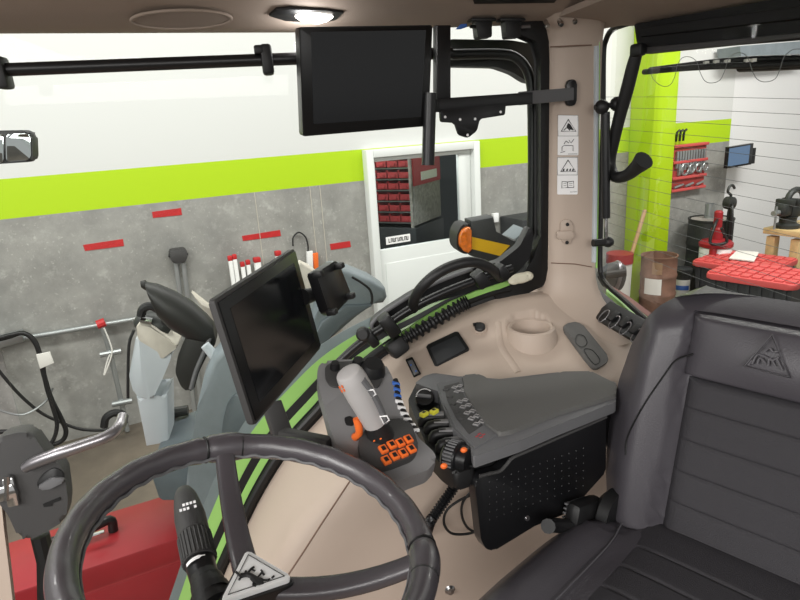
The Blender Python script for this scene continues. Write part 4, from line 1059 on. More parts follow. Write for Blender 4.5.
f = pf.move(*pf.pix(569.5, 93, 0), 0); mb = MB(); mb.poly(f, round_poly([(-.011, -.028), (.013, -.028), (.013, .028), (-.011, .028)], .011, 5), 0, .012, .003); mb.build('wall_plate', 'satin_black', t)
mb = MB(); mb.pp(BK, [(440, 110), (506, 104), (505, 115), (480, 119), (477, 131), (468, 138), (459, 135), (455, 123), (441, 122)], .006, .012, r=.004, bev=.001, zp=.012); mb.build('hanging_plate', 'satin_black', t)
mb = MB()
for x, y in ((445, 117), (460, 119.5), (475, 119), (500.5, 112), (467.5, 135)): mb.lathe(BK.move(*BK.pix(x, y, .012), .012), [(.0028, 0), (.0028, .0008), (.0004, .0008)], 10)
mb.build('screw', 'label_white', t)
mb = MB(); mb.tube([BK.at(430, 93, .03), BK.at(428, 165, .03)], .0125, 18); mb.build('tube', 'satin_black', t)
mb = MB(); mb.pp(BK, [(426, 100), (440, 99), (440, 112), (426, 112)], -.01, .03, bev=.002, zp=.03); mb.build('tube_clamp', 'black', t)

# ---- latch with the silver lever at the left
LY = 1.2
Lf = Fr((-.4, LY, .6), (1, .12, 0), z=(.12, -1, .12))
t = thing('window_latch', Lf.at(40, 540), 'dark plastic latch housing with a long silver lever at the left edge', 'latch')
mb = MB(); mb.pp(Lf, [(-4, 438), (20, 432), (32, 434), (47, 455), (64, 470), (68, 500), (66, 520), (48, 531), (28, 541), (18, 537), (8, 515), (-4, 500)], -.05, .0, r=.012, bev=.01, zp=0, seg=3); mb.build('housing', 'dark_plastic', t)
mb = MB(); mb.pp(Lf, [(36, 484), (42, 474), (54, 467), (63, 471), (65, 480), (52, 488), (41, 491)], -.004, .003, r=.008, bev=.001, zp=.002); mb.build('grip_recess', 'black', t)
mb = MB(); mb.pp(Lf, [(38, 486), (52, 477), (64, 478), (64, 482), (50, 489), (40, 490)], -.002, .01, r=.004, bev=.003, zp=.008); mb.build('thumb_piece', 'mid_plastic', t)
mb = MB(); mb.pp(Lf, [(43, 504), (60, 497), (61, 500), (53, 503), (52, 506), (44, 507)], -.002, .002, zp=.001); mb.build('slot', 'black', t)
mb = MB(); mb.tube([Lf.at(x, y, c) for x, y, c in ((25, 468, .006), (36, 462, .014), (60, 453, .028), (85, 444.5, .03), (103, 438, .028), (114, 432, .02), (120, 425, .005), (123, 416, -.02))], [.010, .0125, .0125, .0115, .0115, .012, .012, .011], 14, sub=5); mb.build('lever', 'satin_steel', t)
mb = MB(); mb.box((0, 0, .006), (.045, .03, .02), Lf.move(*Lf.pix(5, 491, 0), 0).rot(.15), .004); mb.tube([Lf.at(7, 476, .012), Lf.at(7, 500, .012)], .006, 10); mb.box((0, 0, .006), (.02, .06, .014), Lf.move(*Lf.pix(12, 490, 0), 0), .003); mb.build('striker', 'chrome', t)
mb = MB(); mb.tube([Lf.at(40, 535, -.03), Lf.at(46, 560, -.03), Lf.at(47, 620, -.03)], .018, 10); mb.build('stalk', 'black', t)
# beige front post at the lower left edge
mb = MB(); mb.rings([[Lf.at(x, y, c) for x, y, c in ((-30, yy, -.03), (x1-3, yy, .0), (x1, yy, -.01), (x1, yy, -.05), (-30, yy, -.06))] for yy, x1 in ((480, 2), (530, 7), (570, 12), (640, 20))]); struct(mb.build('trim_21', 'beige_trim'))

# ================================================================ STEERING WHEEL AND COLUMN
SWC = V((-.067, .617, .795)); SN = V((.2185, -.0616, .974)).normalized()
SW = Fr(SWC, (1, 0, -.224), z=SN)
RM = .198; RT = .0178
t = thing('steering_wheel', SW.p(0, 0, -.08), 'black leather steering wheel with three spokes and a white triangle badge', 'steering wheel')
# spoke directions from the photo
def ang(x, y, c=0): a, b = SW.pix(x, y, c); return math.atan2(b, a)
A1, A2 = ang(226, 455), ang(424, 563)
A3 = A2-radians(112)
mb = MB(); NR = 160; rings = []
for i in range(NR):
    a = 2*pi*i/NR
    w = 0
    for s in (A1, A2, A3):
        d = abs((a-s+pi) % (2*pi)-pi); w += .0035*math.exp(-(d/.16)**2)-.003*math.exp(-((d-.13)/.012)**2)
    lump = .0012*sin(a*26)*(1 if 0 else .5)
    c = SW.p(RM*cos(a), RM*sin(a)); er = SW.x*cos(a)+SW.y*sin(a)
    rings.append([c+(er*cos(2*pi*k/18)*(RT*.88+w)+SW.z*sin(2*pi*k/18)*(RT+w+lump)) for k in range(18)])
mb.rings(rings, closed=True); mb.build('rim', 'wheel_leather', t, 50)
mb = MB(); mb.tube([SW.p((RM-.0165)*cos(a), (RM-.0165)*sin(a), -.006+.0015*sin(40*a)) for a in [2*pi*i/200 for i in range(200)]], .0022, 6, closed=True); mb.build('stitching', 'mid_plastic', t)
for s in (A1, A2):
    mb = MB()
    for da in (-.13, .13):
        a = s+da; er = SW.x*cos(a)+SW.y*sin(a); c = SW.p(RM*cos(a), RM*sin(a))
        mb.tube([c+(er*cos(2*pi*k/20)*(RT*.9)+SW.z*sin(2*pi*k/20)*(RT*1.01)) for k in range(20)], .0016, 6, closed=True)
    mb.build('seam_band', 'gasket', t)
HD = -.08
for k, a in enumerate((A1, A2, A3)):
    d = SW.x*cos(a)+SW.y*sin(a); s = SW.z.cross(d)
    mb = MB(); rr = []
    for f_ in [i/10 for i in range(11)]:
        r = .0+(RM-.012)*f_; h = HD+.012+(-.004-HD-.012)*(f_**2.2); wd = .0165-.0035*f_; th = .009+.002*f_
        c = SWC+d*r+SW.z*h
        rr.append([c+s*x*wd+SW.z*y*th for x, y in round_poly([(-1, -1), (1, -1), (1, 1), (-1, 1)], .7, 3)])
    mb.rings(rr); mb.build('spoke', 'wheel_leather', t, 50)
# hub with the badge: measured at the hub's own depth
HB = .012
BP = [(247.5, 552.5), (289, 575.5), (285, 580), (224, 600), (222, 597), (244, 553.5)]
hp_ = [SW.pix(x, y, HD+.035) for x, y in ((247, 551), (291, 577), (222, 600))]
cx, cy = sum(p[0] for p in hp_)/3, sum(p[1] for p in hp_)/3
sc = lambda pts, k: [(cx+(x-cx)*k, cy+(y-cy)*k) for x, y in pts]
mb = MB(); mb.poly(SW, round_poly(sc(hp_, 1.24), .014, 6), HD-.03, HD+.028, .008, 3); mb.build('hub', 'satin_black', t)
mb = MB(); mb.poly(SW, round_poly(sc(hp_, 1.05), .007, 5), HD+.02, HD+.0355, .002); bd = mb.build('badge', 'white_gloss', t); bd['label'] = 'white triangular badge with a prancing animal'
mb = MB(); o = sc(hp_, .82); mb.tube([SW.p(*p, HD+.036) for p in o], .0006, 6, closed=True)
def bs(pts, r): mb.tube([SW.p(*SW.pix(x, y, HD+.0362), HD+.0362) for x, y in pts], r, 8, sub=3)
bs([(241, 576), (248, 575), (256, 579), (262, 581)], .0032); bs([(252, 578), (257, 583), (263, 582)], .0028)
bs([(247, 574), (251, 569), (254, 567)], .0013); bs([(251, 569), (255, 571)], .001); bs([(262, 572), (264, 575)], .0013); bs([(258, 577), (262, 572), (261, 570)], .0011)
bs([(260, 580), (267, 580), (270, 579)], .0011); bs([(272, 578), (274, 576)], .0012); bs([(236, 572), (242, 577), (246, 571)], .0014); bs([(239, 580), (243, 574)], .0012); bs([(254, 582), (253, 585), (256, 586)], .0012)
mb.build('badge_print', 'ink', t)
# column and indicator stalk
ct = thing('steering_column', V((-.13, .62, 0)), 'dark steering column under the wheel with a stubby switch stalk', 'steering column')
d = -SN
mb = MB(); mb.tube([SW.p(0, 0, HD-.02), SW.p(0, 0, HD-.08), SW.p(-.02, 0, HD-.2), V((-.2, .62, .0))], [.05, .06, .07, .09], 20); mb.build('column', 'dark_plastic', ct)
# stalk: along a line left of the top spoke
zs = SW.p(0, 0, -.075)
SK = Fr(SW.p(-.05, 0, -.105), SW.x, z=SW.z)
p0 = SK.at(213, 600, 0); p1 = SK.at(201, 567, .004); p2 = SK.at(195, 540, .012); p3 = SK.at(188, 515, .018); p4 = SK.at(183, 491, .02)
ax = (p4-p0).normalized()
def seg(a, b, k0, k1): return [a+(b-a)*k for k in (k0, k1)]
mb = MB(); mb.tube([SK.at(222, 622, -.02), p0, SK.at(204, 576, 0)], [.026, .024, .018], 16, sub=3)
for k, (x, y) in enumerate(((216, 607), (212, 596), (208, 586))): mb.tube([SK.at(x+2, y+3, 0), SK.at(x-1, y-3, 0)], .027-.003*k, 18)
mb.build('gaiter', 'rubber', ct)
sw_ = .0185
mb = MB(); mb.tube([SK.at(204, 577, .0), SK.at(200, 562, .004)], [.018, .019], 18); st_ = mb.build('stalk_collar', 'satin_black', ct)
mb = MB(); mb.tube([SK.at(200, 562, .004), SK.at(194, 536, .010)], [.0215, .0215], 28)
for i, v in enumerate(mb.bm.verts): pass
stw = mb.build('stalk_dial', 'dark_plastic', ct)
mb = MB(); a_ = SK.at(200, 562, .004); b_ = SK.at(194, 536, .010); dd = (b_-a_).normalized(); s1 = dd.cross(SK.z).normalized(); s2 = dd.cross(s1)
for k in range(26): 
    an = 2*pi*k/26; o = s1*cos(an)*.0215+s2*sin(an)*.0215; mb.tube([a_+o+dd*.002, b_+o-dd*.002], .0014, 6)
mb.build('ridge', 'dark_plastic', stw)
mb = MB(); mb.tube([SK.at(194, 535, .011), SK.at(190, 517, .016), SK.at(186, 500, .02), SK.at(184, 492, .02)], [.021, .021, .017, .012], 20, sub=3); stt = mb.build('stalk_tip', 'dark_plastic', ct)
to = SK.at(190, 517, .016); fr = Fr(to, (SK.at(198, 516, .016)-to), z=SK.z); fr = Fr(to, SK.at(200, 511, .016)-SK.at(183, 516, .016), z=(CAM-to).normalized())
mb = MB()
for row, y in enumerate((.018, .012, .000, -.006)):
    for k in range(5):
        if (k*3+row*5) % 7: mb.box((-.010+k*.0048, y, .0205-abs(-.010+k*.0048)*.25), (.0034, .0036, .0012), fr)
mb.build('print', 'label_white', stt)
mb = MB(); f2 = Fr(SK.at(201, 566, .004), s1, z=dd); A0 = math.atan2((CAM-f2.o).dot(f2.y), (CAM-f2.o).dot(f2.x))
mb.grid([[f2.p(.0198*cos(A0+u), .0198*sin(A0+u), w*(.3 if u > .2 else 1)) for u in [-1+.2*i for i in range(8)]] for w in (-.003, .002)]); mb.build('stalk_mark', 'label_white', ct)

# ================================================================ SEAT
AZ = radians(31.6)
FS = V((-cos(AZ), -sin(AZ), 0)); LS = V((-sin(AZ), cos(AZ), 0))
SO = V((.67, .62, 0))
seat = thing('driver_seat', SO, 'black leather driver seat with an embossed triangle on its backrest', 'seat')
lean = radians(14); UPB = V((0, 0, 1))*cos(lean)-FS*sin(lean)
BK_ = Fr(SO+V((0, 0, .55)), LS, z=FS)                 # x to the far side, y up, z forward
BKF = Fr(BK_.o, LS, z=LS.cross(UPB)); 
if BKF.z.dot(FS) < 0: BKF = Fr(BK_.o, LS, z=-LS.cross(UPB)); BKF.y = UPB; BKF.x = LS
def Bp(a, h, c): return BK_.o+LS*a+UPB*h+FS*c
def bpix(x, y, c=0):
    n = LS.cross(UPB).normalized(); q = onp(x, y, Bp(0, 0, c), n)-Bp(0, 0, c); return q.dot(LS), q.dot(UPB)
def lerp_tab(tab, x):
    for (x0, y0), (x1, y1) in zip(tab, tab[1:]):
        if x <= x1: 
            k = max(0, (x-x0)/(x1-x0)); k = k*k*(3-2*k) if False else k; return y0+(y1-y0)*k
    return tab[-1][1]
HALF = [(-.10, .25), (-.02, .27), (.04, .292), (.1, .304), (.16, .306), (.23, .30), (.30, .285), (.335, .268), (.36, .258), (.38, .245), (.395, .225), (.405, .20)]
TOPH = .40
def bol(a, h):            # forward relief of the backrest: bolsters at the sides
    s = abs(a); hw = lerp_tab(HALF, h)
    b = .045*math.exp(-((s-.235)/.05)**2)
    return b
hs_ = [-.10, -.06, -.02, .02, .05, .08, .11, .14, .17, .2, .23, .26, .28, .30, .32, .335, .345, .355, .365, .374, .3805, .382, .39, .398, .405]
mb = MB(); rings = []
for h in hs_:
    hw = lerp_tab(HALF, h); r = []
    na = 90; top_round = max(0, (h-.36)/.04); th = .11-.02*h
    for i in range(na+1):                              # front, from the far edge to the near edge
        u = -1+2*i/na; a = hw*sin(u*pi/2)
        e = (1-abs(sin(u*pi/2))**6)
        c = bol(a, h)*(1-.6*top_round)-.03*(1-e)-.05*top_round**2
        s = abs(a)
        if s < .186 and -.06 < h < .381: c -= .022
        r.append(Bp(a, h, c))
    for i in range(na+1):
        u = 1-2*i/na; a = hw*sin(u*pi/2); e = (1-abs(sin(u*pi/2))**6)
        r.append(Bp(a, h, -th+.05*(1-e)+.03*top_round**2-.0))
    rings.append(r)
mb.rings(rings); br = mb.build('backrest', 'leather', seat, 60)
# curved seam on the far bolster
SEAMP = [bpix(x, y, .025) for x, y in ((689, 357), (675, 361), (666, 373), (647, 403), (631, 434), (629, 452))]
for s in (1, -1):
    mb = MB(); mb.tube(smooth_line([Bp(s*a, h, bol(a, h)-.03*(abs(a)/lerp_tab(HALF, h))**6+.0008) for a, h in SEAMP], 5), .0016, 6); mb.build('bolster_seam', 'gasket', br)
# head panel and ribbed centre panel
def panel(h0, h1, a1, depth, fn, n=40, m=60):
    mb = MB(); rows = []
    for j in range(m+1):
        v = j/m; h = h0+(h1-h0)*v; row = []
        for i in range(n+1):
            u = -1+2*i/n; a = a1(h)*u
            e = (1-abs(u)**26)*(1-abs(2*v-1)**40)
            row.append(Bp(a, h, -.012+(.012+depth)*e+fn(a, h, u, v)*e))
        rows.append(row)
    mb.grid(rows, -FS*.02); return mb
hp0, hp1 = .276, .378
mb = panel(hp0, hp1, lambda h: .188, .006, lambda a, h, u, v: .012*(1-u*u)*(1-(2*v-1)**2)); hpn = mb.build('head_panel', 'leather', seat, 60)
ribs = [.0525*k for k in range(0, 6)]
def ribf(a, h, u, v): return sum(-.0035*math.exp(-((h-(-.05+.0545*k))/.0025)**2) for k in range(1, 6))
mb = panel(-.05, .272, lambda h: .178, .002, ribf, 30, 130); mb.build('centre_panel', 'leather_mesh', seat, 60)
# embossed triangle
EM = [(772, 335), (789.5, 377.5), (744, 366)]
hpd = .012
n_ = LS.cross(UPB).normalized()
ef = Fr(Bp(0, 0, .024), LS, z=n_ if n_.dot(FS) > 0 else -n_)
e2 = [ef.pix(x, y) for x, y in EM]
mb = MB(); mb.tube([ef.p(*p) for p in e2], .0022, 8, closed=True); em = mb.build('emblem', 'seat_seam', seat)
mb = MB()
for q in ([(752, 364), (757, 355), (764, 356), (772, 360), (779, 357)], [(757, 364), (760, 358), (766, 364)], [(768, 366), (770, 358), (775, 366)], [(764, 352), (769, 348), (773, 352), (778, 351)], [(776, 358), (780, 366), (782, 370)], [(748, 365), (752, 360)]):
    mb.tube([ef.p(*ef.pix(x, y)) for x, y in q], .0017, 6, sub=3)
mb.build('emblem_animal', 'seat_seam', em)
# cushion
def Cp(a, f, z): return SO+LS*a+FS*f+V((0, 0, z))
CW = [(-.12, .23), (0, .245), (.04, .27), (.09, .315), (.14, .33), (.25, .333), (.33, .33), (.37, .322), (.40, .30), (.43, .25)]
mb = MB(); rows = []
fs_ = [-.10, -.06, -.03, 0, .03, .06, .09, .12, .15, .18, .21, .24, .27, .30, .33, .355, .375, .39, .405, .415, .425]
for f_ in fs_:
    w = lerp_tab(CW, f_); r = []; fr_ = max(0, (f_-.33)/.095); rr_ = max(0, (-.02-f_)/.08)
    for i in range(41):
        u = -1+2*i/40; a = w*sin(u*pi/2); e = 1-abs(sin(u*pi/2))**8
        z = .562+.03*math.exp(-((abs(a)-.27)/.04)**2)*(1-fr_)-.05*(1-e)-.06*fr_**2.2-.01*rr_
        z -= .006*math.exp(-((abs(a)-.215)/.006)**2)
        r.append(Cp(a, f_, z))
    for i in range(41):
        u = 1-2*i/40; a = w*sin(u*pi/2); e = 1-abs(sin(u*pi/2))**8
        r.append(Cp(a, f_-.02*fr_, .43+.04*(1-e)+.02*fr_))
    rows.append(r)
mb.rings(rows); cu = mb.build('cushion', 'leather', seat, 60)
mb = MB(); rows = []
for j in range(121):
    f_ = -.02+.37*j/120; row = []
    for i in range(31):
        u = -1+2*i/30; a = .208*u; v = j/120
        e = (1-abs(u)**8)*(1-abs(2*v-1)**14)
        z = .553+.014*e-sum(.003*math.exp(-((f_-(.015+.058*k))/.0025)**2) for k in range(1, 6))*e
        row.append(Cp(a, f_, z))
    rows.append(row)
mb.grid(rows, (0, 0, -.03)); mb.build('seat_panel', 'leather_mesh', seat, 60)
# piping of the cushion bolster
mb = MB(); mb.tube(smooth_line([Cp(a, f_, z) for a, f_, z in ((.213, .36, .553), (.213, .3, .566), (.213, .2, .567), (.215, .1, .567), (.225, .04, .567))], 4), .0013, 6); mb.build('piping', 'seat_seam', cu)
# base and suspension under the cushion
mb = MB(); mb.box((0, 0, 0), (.40, .42, .12), Fr(SO+FS*.13+V((0, 0, .37)), LS, z=(0, 0, 1)), .02); mb.box((0, 0, 0), (.3, .32, .31), Fr(SO+FS*.12+V((0, 0, .155)), LS, z=(0, 0, 1)), .03); mb.build('suspension', 'black', seat)
# recliner gear between cushion and backrest, far side
mb = MB(); f = Fr(Cp(.262, .02, .56), FS, z=LS); mb.lathe(f, [(.045, -.02), (.045, .0), (.03, .012), (.001, .012)], 18); mb.box((.05, .0, .02), (.09, .05, .03), f.rot(.3), .012); mb.tube([f.p(.09, .01, .02), f.p(.13, .03, .03), f.p(.16, .05, .02)], .012, 10, sub=3); mb.build('recliner', 'rubber', seat)
mb = MB()
for k in range(5): mb.box((.055, -.016+.008*k, .036), (.07, .0035, .006), f.rot(.3), .001)
mb.build('recliner_rib', 'mid_plastic', seat)

# ================================================================ ARMREST CONSOLE
AZc = .76
AR = Fr(atZ(500, 432, AZc), atZ(612, 388, AZc)-atZ(500, 432, AZc), z=(0, 0, 1))
arm = thing('armrest_console', AR.p(.15, .1, -.5), 'grey armrest console with joystick, keypad and cushioned arm pad', 'armrest')
CUSH = [(463, 375), (477, 373.5), (484, 376), (490, 380.5), (520, 378), (556, 374), (563, 371.5), (591, 371), (617, 384), (616, 394), (560, 411), (512, 430), (499, 432.5), (486, 423), (473, 406), (464, 390)]
mb = MB(); mb.pp(AR, CUSH, -.028, 0, r=.004, bev=.005, zp=0, seg=3); mb.build('arm_pad', 'pad_rubber', arm)
BASE = [(436, 383), (446, 379.5), (462, 376), (500, 379), (560, 372), (616, 382), (616, 402), (560, 424), (520, 441), (473, 457), (470, 446), (452, 427), (441, 402)]
mb = MB(); mb.pp(AR, BASE, -.028, -.008, r=.004, bev=.004, zp=-.008); mb.build('body', 'mid_plastic', arm)
mb = MB(); mb.pp(AR, [(437.5, 384), (447, 381), (462.5, 378.5), (464, 391), (473, 407.5), (486, 425), (498, 434), (475, 447.5), (456, 427), (443, 402)], -.012, -.005, bev=.001, zp=-.005); kp = mb.build('keypad', 'mid_plastic', arm)
mb = MB(); mb.pp(AR, [(444, 386), (459, 382), (462, 391), (471, 408), (483, 425), (469, 434), (456, 418), (447, 400)], -.006, -.0042, bev=.0004, zp=-.0042); mb.build('key_field', 'dark_plastic', kp)
keys = [(454.5, 387.5), (460, 386), (457, 391.5), (462.5, 390.5), (460, 401.5), (465.5, 400), (463, 407), (468.5, 405), (467, 413), (472.5, 411), (471.5, 418.5), (477, 416), (476.5, 424), (482, 421.5), (446, 389), (450, 396.5), (453, 403.5), (457, 411), (461, 418)]
for k, (x, y) in enumerate(keys):
    mb = MB(); s = .0066 if k < 14 else .006
    f = AR.move(*AR.pix(x, y, -.003), -.003).rot(.45)
    mb.box((0, 0, -.001), (s*1.5, s*1.7, .003), f, .0008); 
    if k < 14:
        mb.use('pale_plastic'); mb.tube([f.p(a*s*.6, b*s*.7, .0008) for a, b in ((-1, -1), (1, -1), (1, 1), (-1, 1))], .0005, 5, closed=True)
    mb.build('key', 'mid_plastic' if k < 14 else 'dark_plastic', kp)
mb = MB(); a, b = AR.pix(477, 436, -.004)
for dx, dy in ((0, 0), (.008, .004), (.004, -.006), (.012, -.002)): mb.box((a+dx, b+dy, -.0045), (.006, .002, .001), AR)
mb.build('key_print', 'red_bin', kp)
# dark underbody and side panel
AV = Fr(AR.p(0, -.012, 0), AR.x, z=-AR.y)
mb = MB(); mb.pp(AV, [(474, 458), (520, 443), (616, 404), (612, 445), (560, 470), (500, 482), (472, 490), (460, 478)], -.10, -.012, bev=.006, zp=-.012); mb.build('underbody', 'black', arm)
AP = Fr(AR.p(0, -.02, 0), AR.x, z=-AR.y)
PANEL = [(475, 484), (480, 476), (490, 473.5), (500, 471), (507, 464), (513, 457.5), (530, 450), (606, 417), (606, 472), (570, 512), (535, 526), (494, 551), (486, 549), (481, 540)]
mb = MB(); mb.pp(AP, PANEL, -.014, .004, r=.006, bev=.003, zp=.004); pn = mb.build('side_panel', 'satin_black', arm)
mb = MB(); mb.tube([AP.at(x, y, .004) for x, y in PANEL[1:8]], .003, 8, sub=3); mb.build('edge_lip', 'dark_plastic', pn)
mb = MB(); a, b = AP.pix(527, 518, .004); mb.lathe(AP.move(a, b, .004), [(.005, 0), (.004, .003), (.0005, .003)], 12); mb.build('screw', 'satin_steel', pn)
mb = MB()
for i in range(14):
    for j in range(6):
        x = 490+i*7.2; y = 482-i*2.6+j*7.5
        mb.lathe(AP.move(*AP.pix(x, y, .004), .004), [(.0016, 0), (.001, .0006), (.0002, .0006)], 6)
mb.build('texture_stud', 'satin_black', pn)
# console neck: black front part with lever block, dial and thumb wheel
NK = Fr(AR.p(0, 0, -.03), AR.x, z=AR.z)
mb = MB(); mb.pp(NK, [(416, 384), (428, 375), (440, 376), (445, 400), (455, 428), (474, 448), (474, 468), (455, 474), (441, 464), (428, 450), (414, 415), (408, 400)], -.035, -.004, r=.008, bev=.008, zp=-.004); mb.build('neck', 'rubber', arm)
mb = MB(); mb.pp(NK, [(415, 383), (424, 376), (434, 373), (446, 374.5), (462, 377), (446, 379.5), (437, 383), (440, 392)], -.02, .022, r=.004, bev=.005, zp=.022); mb.build('front_cowl', 'mid_plastic', arm)
f = Fr(NK.at(424.5, 396.5, .016), (1, 0, 0), z=(-.2, -.62, .76)).move(0, 0, -.016)
mb = MB(); mb.lathe(f, [(.0165, -.012), (.0185, .0), (.0185, .012), (.017, .0155), (.013, .0165), (.001, .0165)], 28); dl = mb.build('dial', 'black', arm)
mb = MB(); mb.box((0, 0, .0185), (.026, .0065, .007), f.rot(-.35), .002); mb.build('dial_grip', 'mid_plastic', dl)
mb = MB()
for k in range(13):
    a = .6+k*.19; mb.box((.0155*cos(a), .0155*sin(a), .0165), (.003, .001, .001), Fr(f.o, f.x, z=f.z))
mb.build('dial_scale', 'label_white', dl)
for x, y in ((424, 412), (434, 409.5)):
    f = NK.move(*NK.pix(x, y, .03), .026).rot(.25)
    mb = MB(); mb.box((0, 0, 0), (.0155, .011, .008), f, .002); yk = mb.build('yellow_button', 'yellow', arm)
    mb = MB(); mb.box((0, 0, .0042), (.006, .0045, .001), f); mb.build('button_mark', 'ink', yk)
for k, (x0, y0, x1, y1) in enumerate(((422, 420.5, 446, 417), (428, 428, 451, 424.5), (433, 437, 456, 433), (440, 447, 462, 442))):
    a, b = NK.at(x0, y0, .004), NK.at(x1, y1, .008)
    mb = MB(); mb.tube([a+V((0, 0, -.03)), a, a+(b-a)*.35+V((0, 0, .004)), b], [.006, .0085, .009, .007], 12, sub=3); lv = mb.build('lever', 'rubber', arm)
    mb = MB(); f = Fr(a+(b-a)*.6+V((0, 0, .009)), b-a, z=(0, 0, 1)); mb.box((0, 0, 0), (.028, .012, .004), f, .0015); mb.build('lever_cap', 'grey_plastic', lv)
# ribbed thumb wheel with orange marks
wa, wb = NK.at(449, 455, .0), NK.at(470, 461, .0)
wf = Fr(wa, (0, 0, 1), z=(wb-wa))
mb = MB(); wl = (wb-wa).length; mb.lathe(wf, [(.02, -.006), (.0265, .0), (.0265, wl*.55), (.022, wl*.6), (.022, wl*1.0), (.01, wl*1.05)], 30); tw = mb.build('thumb_wheel', 'satin_black', arm)
mb = MB()
for k in range(30):
    a = 2*pi*k/30; mb.box((.0268*cos(a), .0268*sin(a), wl*.27), (.003, .0025, wl*.42), Fr(wf.o, wf.x, z=wf.z), .0006)
mb.build('wheel_rib', 'mid_plastic', tw)
for x, y in ((464, 450), (444, 466)):
    mb = MB(); p = NK.at(x, y, .022); mb.ball(p, .0048, 12, (1.2, .9, 1)); mb.build('wheel_mark', 'orange', tw)
# joystick pad: tilted plate
JA, JB, JC = atZ(337, 445, .775), atZ(435, 460, .745), atZ(340, 359, .845)
JF = Fr((JA+JB+JC)/3, JB-JA, z=((JB-JA).cross(JC-JA)))
if JF.z.z < 0: JF = Fr(JF.o, JF.x, z=-JF.z)
PAD = [(317, 374), (318.5, 366), (324, 361), (340, 359.5), (356, 359.5), (377, 361), (386, 365), (391, 374), (396, 386), (402, 400), (408, 416), (413, 427), (419, 438), (434, 452), (437, 460), (428, 470), (398, 481), (380, 478), (362, 466), (337, 446), (330, 428), (324, 405), (319, 388)]
mb = MB(); mb.pp(JF, PAD, -.032, 0, r=.006, bev=.009, zp=0, seg=3); jp = mb.build('joystick_pad', 'grey_plastic', arm)
mb = MB(); mb.pp(JF, [(325, 366), (332, 362), (350, 361), (372, 362), (381, 368), (383, 378), (378, 388), (362, 384), (345, 388), (330, 386), (325, 378)], -.001, .003, r=.008, bev=.001, zp=.003); mb.build('top_recess', 'dark_plastic', jp)
for x, y, r, h in ((335, 366, .0085, .016), (358, 363.5, .011, .018), (373, 369, .021, .022)):
    mb = MB(); mb.lathe(JF.move(*JF.pix(x, y, .008), .0), [(r*1.1, 0), (r, h*.6), (r*.8, h), (.001, h)], 20); mb.build('knob', 'rubber', jp)
mb = MB(); mb.pp(JF, [(358, 440), (372, 420), (404, 418), (412, 424), (419, 447), (413, 456), (390, 465), (372, 468), (361, 460)], -.002, .014, r=.008, bev=.005, zp=.014); bp = mb.build('button_panel', 'dark_plastic', arm)
for x, y in ((383.5, 448.5), (392, 444), (400.4, 442), (408.5, 438.5), (386.3, 459.5), (394.8, 455), (403.3, 452.3), (411.5, 448)):
    f = JF.move(*JF.pix(x, y, .018), .014); ux = JF.pix(408.5, 438.5, .018); u0_ = JF.pix(383.5, 448.5, .018); f = f.rot(math.atan2(ux[1]-u0_[1], ux[0]-u0_[0]))
    mb = MB(); mb.box((0, 0, .002), (.0125, .015, .006), f, .0015); mb.use('rubber'); mb.box((0, 0, .0052), (.006, .0075, .001), f); mb.build('orange_button', 'orange', bp)
mb = MB(); mb.pp(JF, [(344, 418), (350, 416), (355, 420), (353, 426), (346, 425)], .0, .002, r=.004, zp=.001); mb.build('hole', 'ink', jp)
# striped edge strip on the pad's far side
seq = [(394.5, 380), (396.2, 386), (396.5, 392), (397.5, 398), (399.5, 404), (402, 410), (405, 416), (408.5, 421.5), (412.5, 427), (416.5, 432)]
for k in range(9):
    (x0, y0), (x1, y1) = seq[k], seq[k+1]; mx, my = (x0+x1)/2, (y0+y1)/2
    f = JF.move(*JF.pix(mx+.8, my, .004), .003); dp = JF.pix(x1, y1, .004); dp0 = JF.pix(x0, y0, .004); f = f.rot(math.atan2(dp[1]-dp0[1], dp[0]-dp0[0]))
    L_ = math.hypot(dp[0]-dp0[0], dp[1]-dp0[1])
    mb = MB(); mb.poly(f, [(-L_*.32, -.006), (L_*.02, -.006), (L_*.36, .006), (L_*.02, .006)], -.004, .002, .0004); mb.build('stripe', 'blue' if k < 3 else 'label_white', jp)
mb = MB(); mb.tube([JF.at(x+.8, y, -.001) for x, y in seq], .005, 8, sub=3); mb.build('stripe_band', 'ink', jp)
# joystick: boot and grey grip
b0 = JF.at(384, 438, .016); b1 = JF.at(370, 420, .05)
JB0 = JF.at(380, 432, .016)
top = JB0+(CU*.001)
def jat(x, y, up):        # points of the grip in the upright plane through its base
    n = V((CF.x, CF.y, 0)).normalized(); return onp(x, y, JB0, (n+V((0, 0, .25))).normalized())
mb = MB(); mb.tube([jat(381, 440, 0), jat(379, 434, 0), jat(376, 424, 0), jat(373, 417, 0)], [.026, .022, .018, .016], 16, sub=3); js = mb.build('joystick_boot', 'rubber', arm)
g = [jat(375, 422, 0), jat(368, 408, 0), jat(360, 393, 0), jat(352, 379, 0), jat(348, 372.5, 0), jat(347, 371, 0)]
mb = MB(); mb.tube(g, [.019, .021, .0225, .022, .019, .010], 20, sub=4); gp = mb.build('joystick_grip', 'pale_plastic', arm)
side = (jat(384, 404, 0)-jat(360, 412, 0)).normalized(); axis = (g[3]-g[0]).normalized(); nf = side.cross(axis); nf = nf if nf.dot(CAM-g[1]) > 0 else -nf
mb = MB(); mb.tube([g[0]+side*.017+nf*.007, g[1]+side*.019+nf*.008, g[2]+side*.019+nf*.009, g[3]+side*.016+nf*.01], .006, 10, sub=3); mb.build('grip_ridge', 'mid_plastic', gp)
for k in (.12, .72):
    p = g[0]+(g[3]-g[0])*k+side*.021+nf*.014; f = Fr(p, side, z=nf)
    mb = MB(); mb.tube([f.p(a*.005, b*.008) for a, b in ((-1, -1), (1, -.6), (1, .6), (-1, 1))], .0014, 6, closed=True); mb.build('grip_button', 'label_white', gp)
mb = MB(); p = g[3]-side*.012+nf*.018; f = Fr(p, side, z=nf)
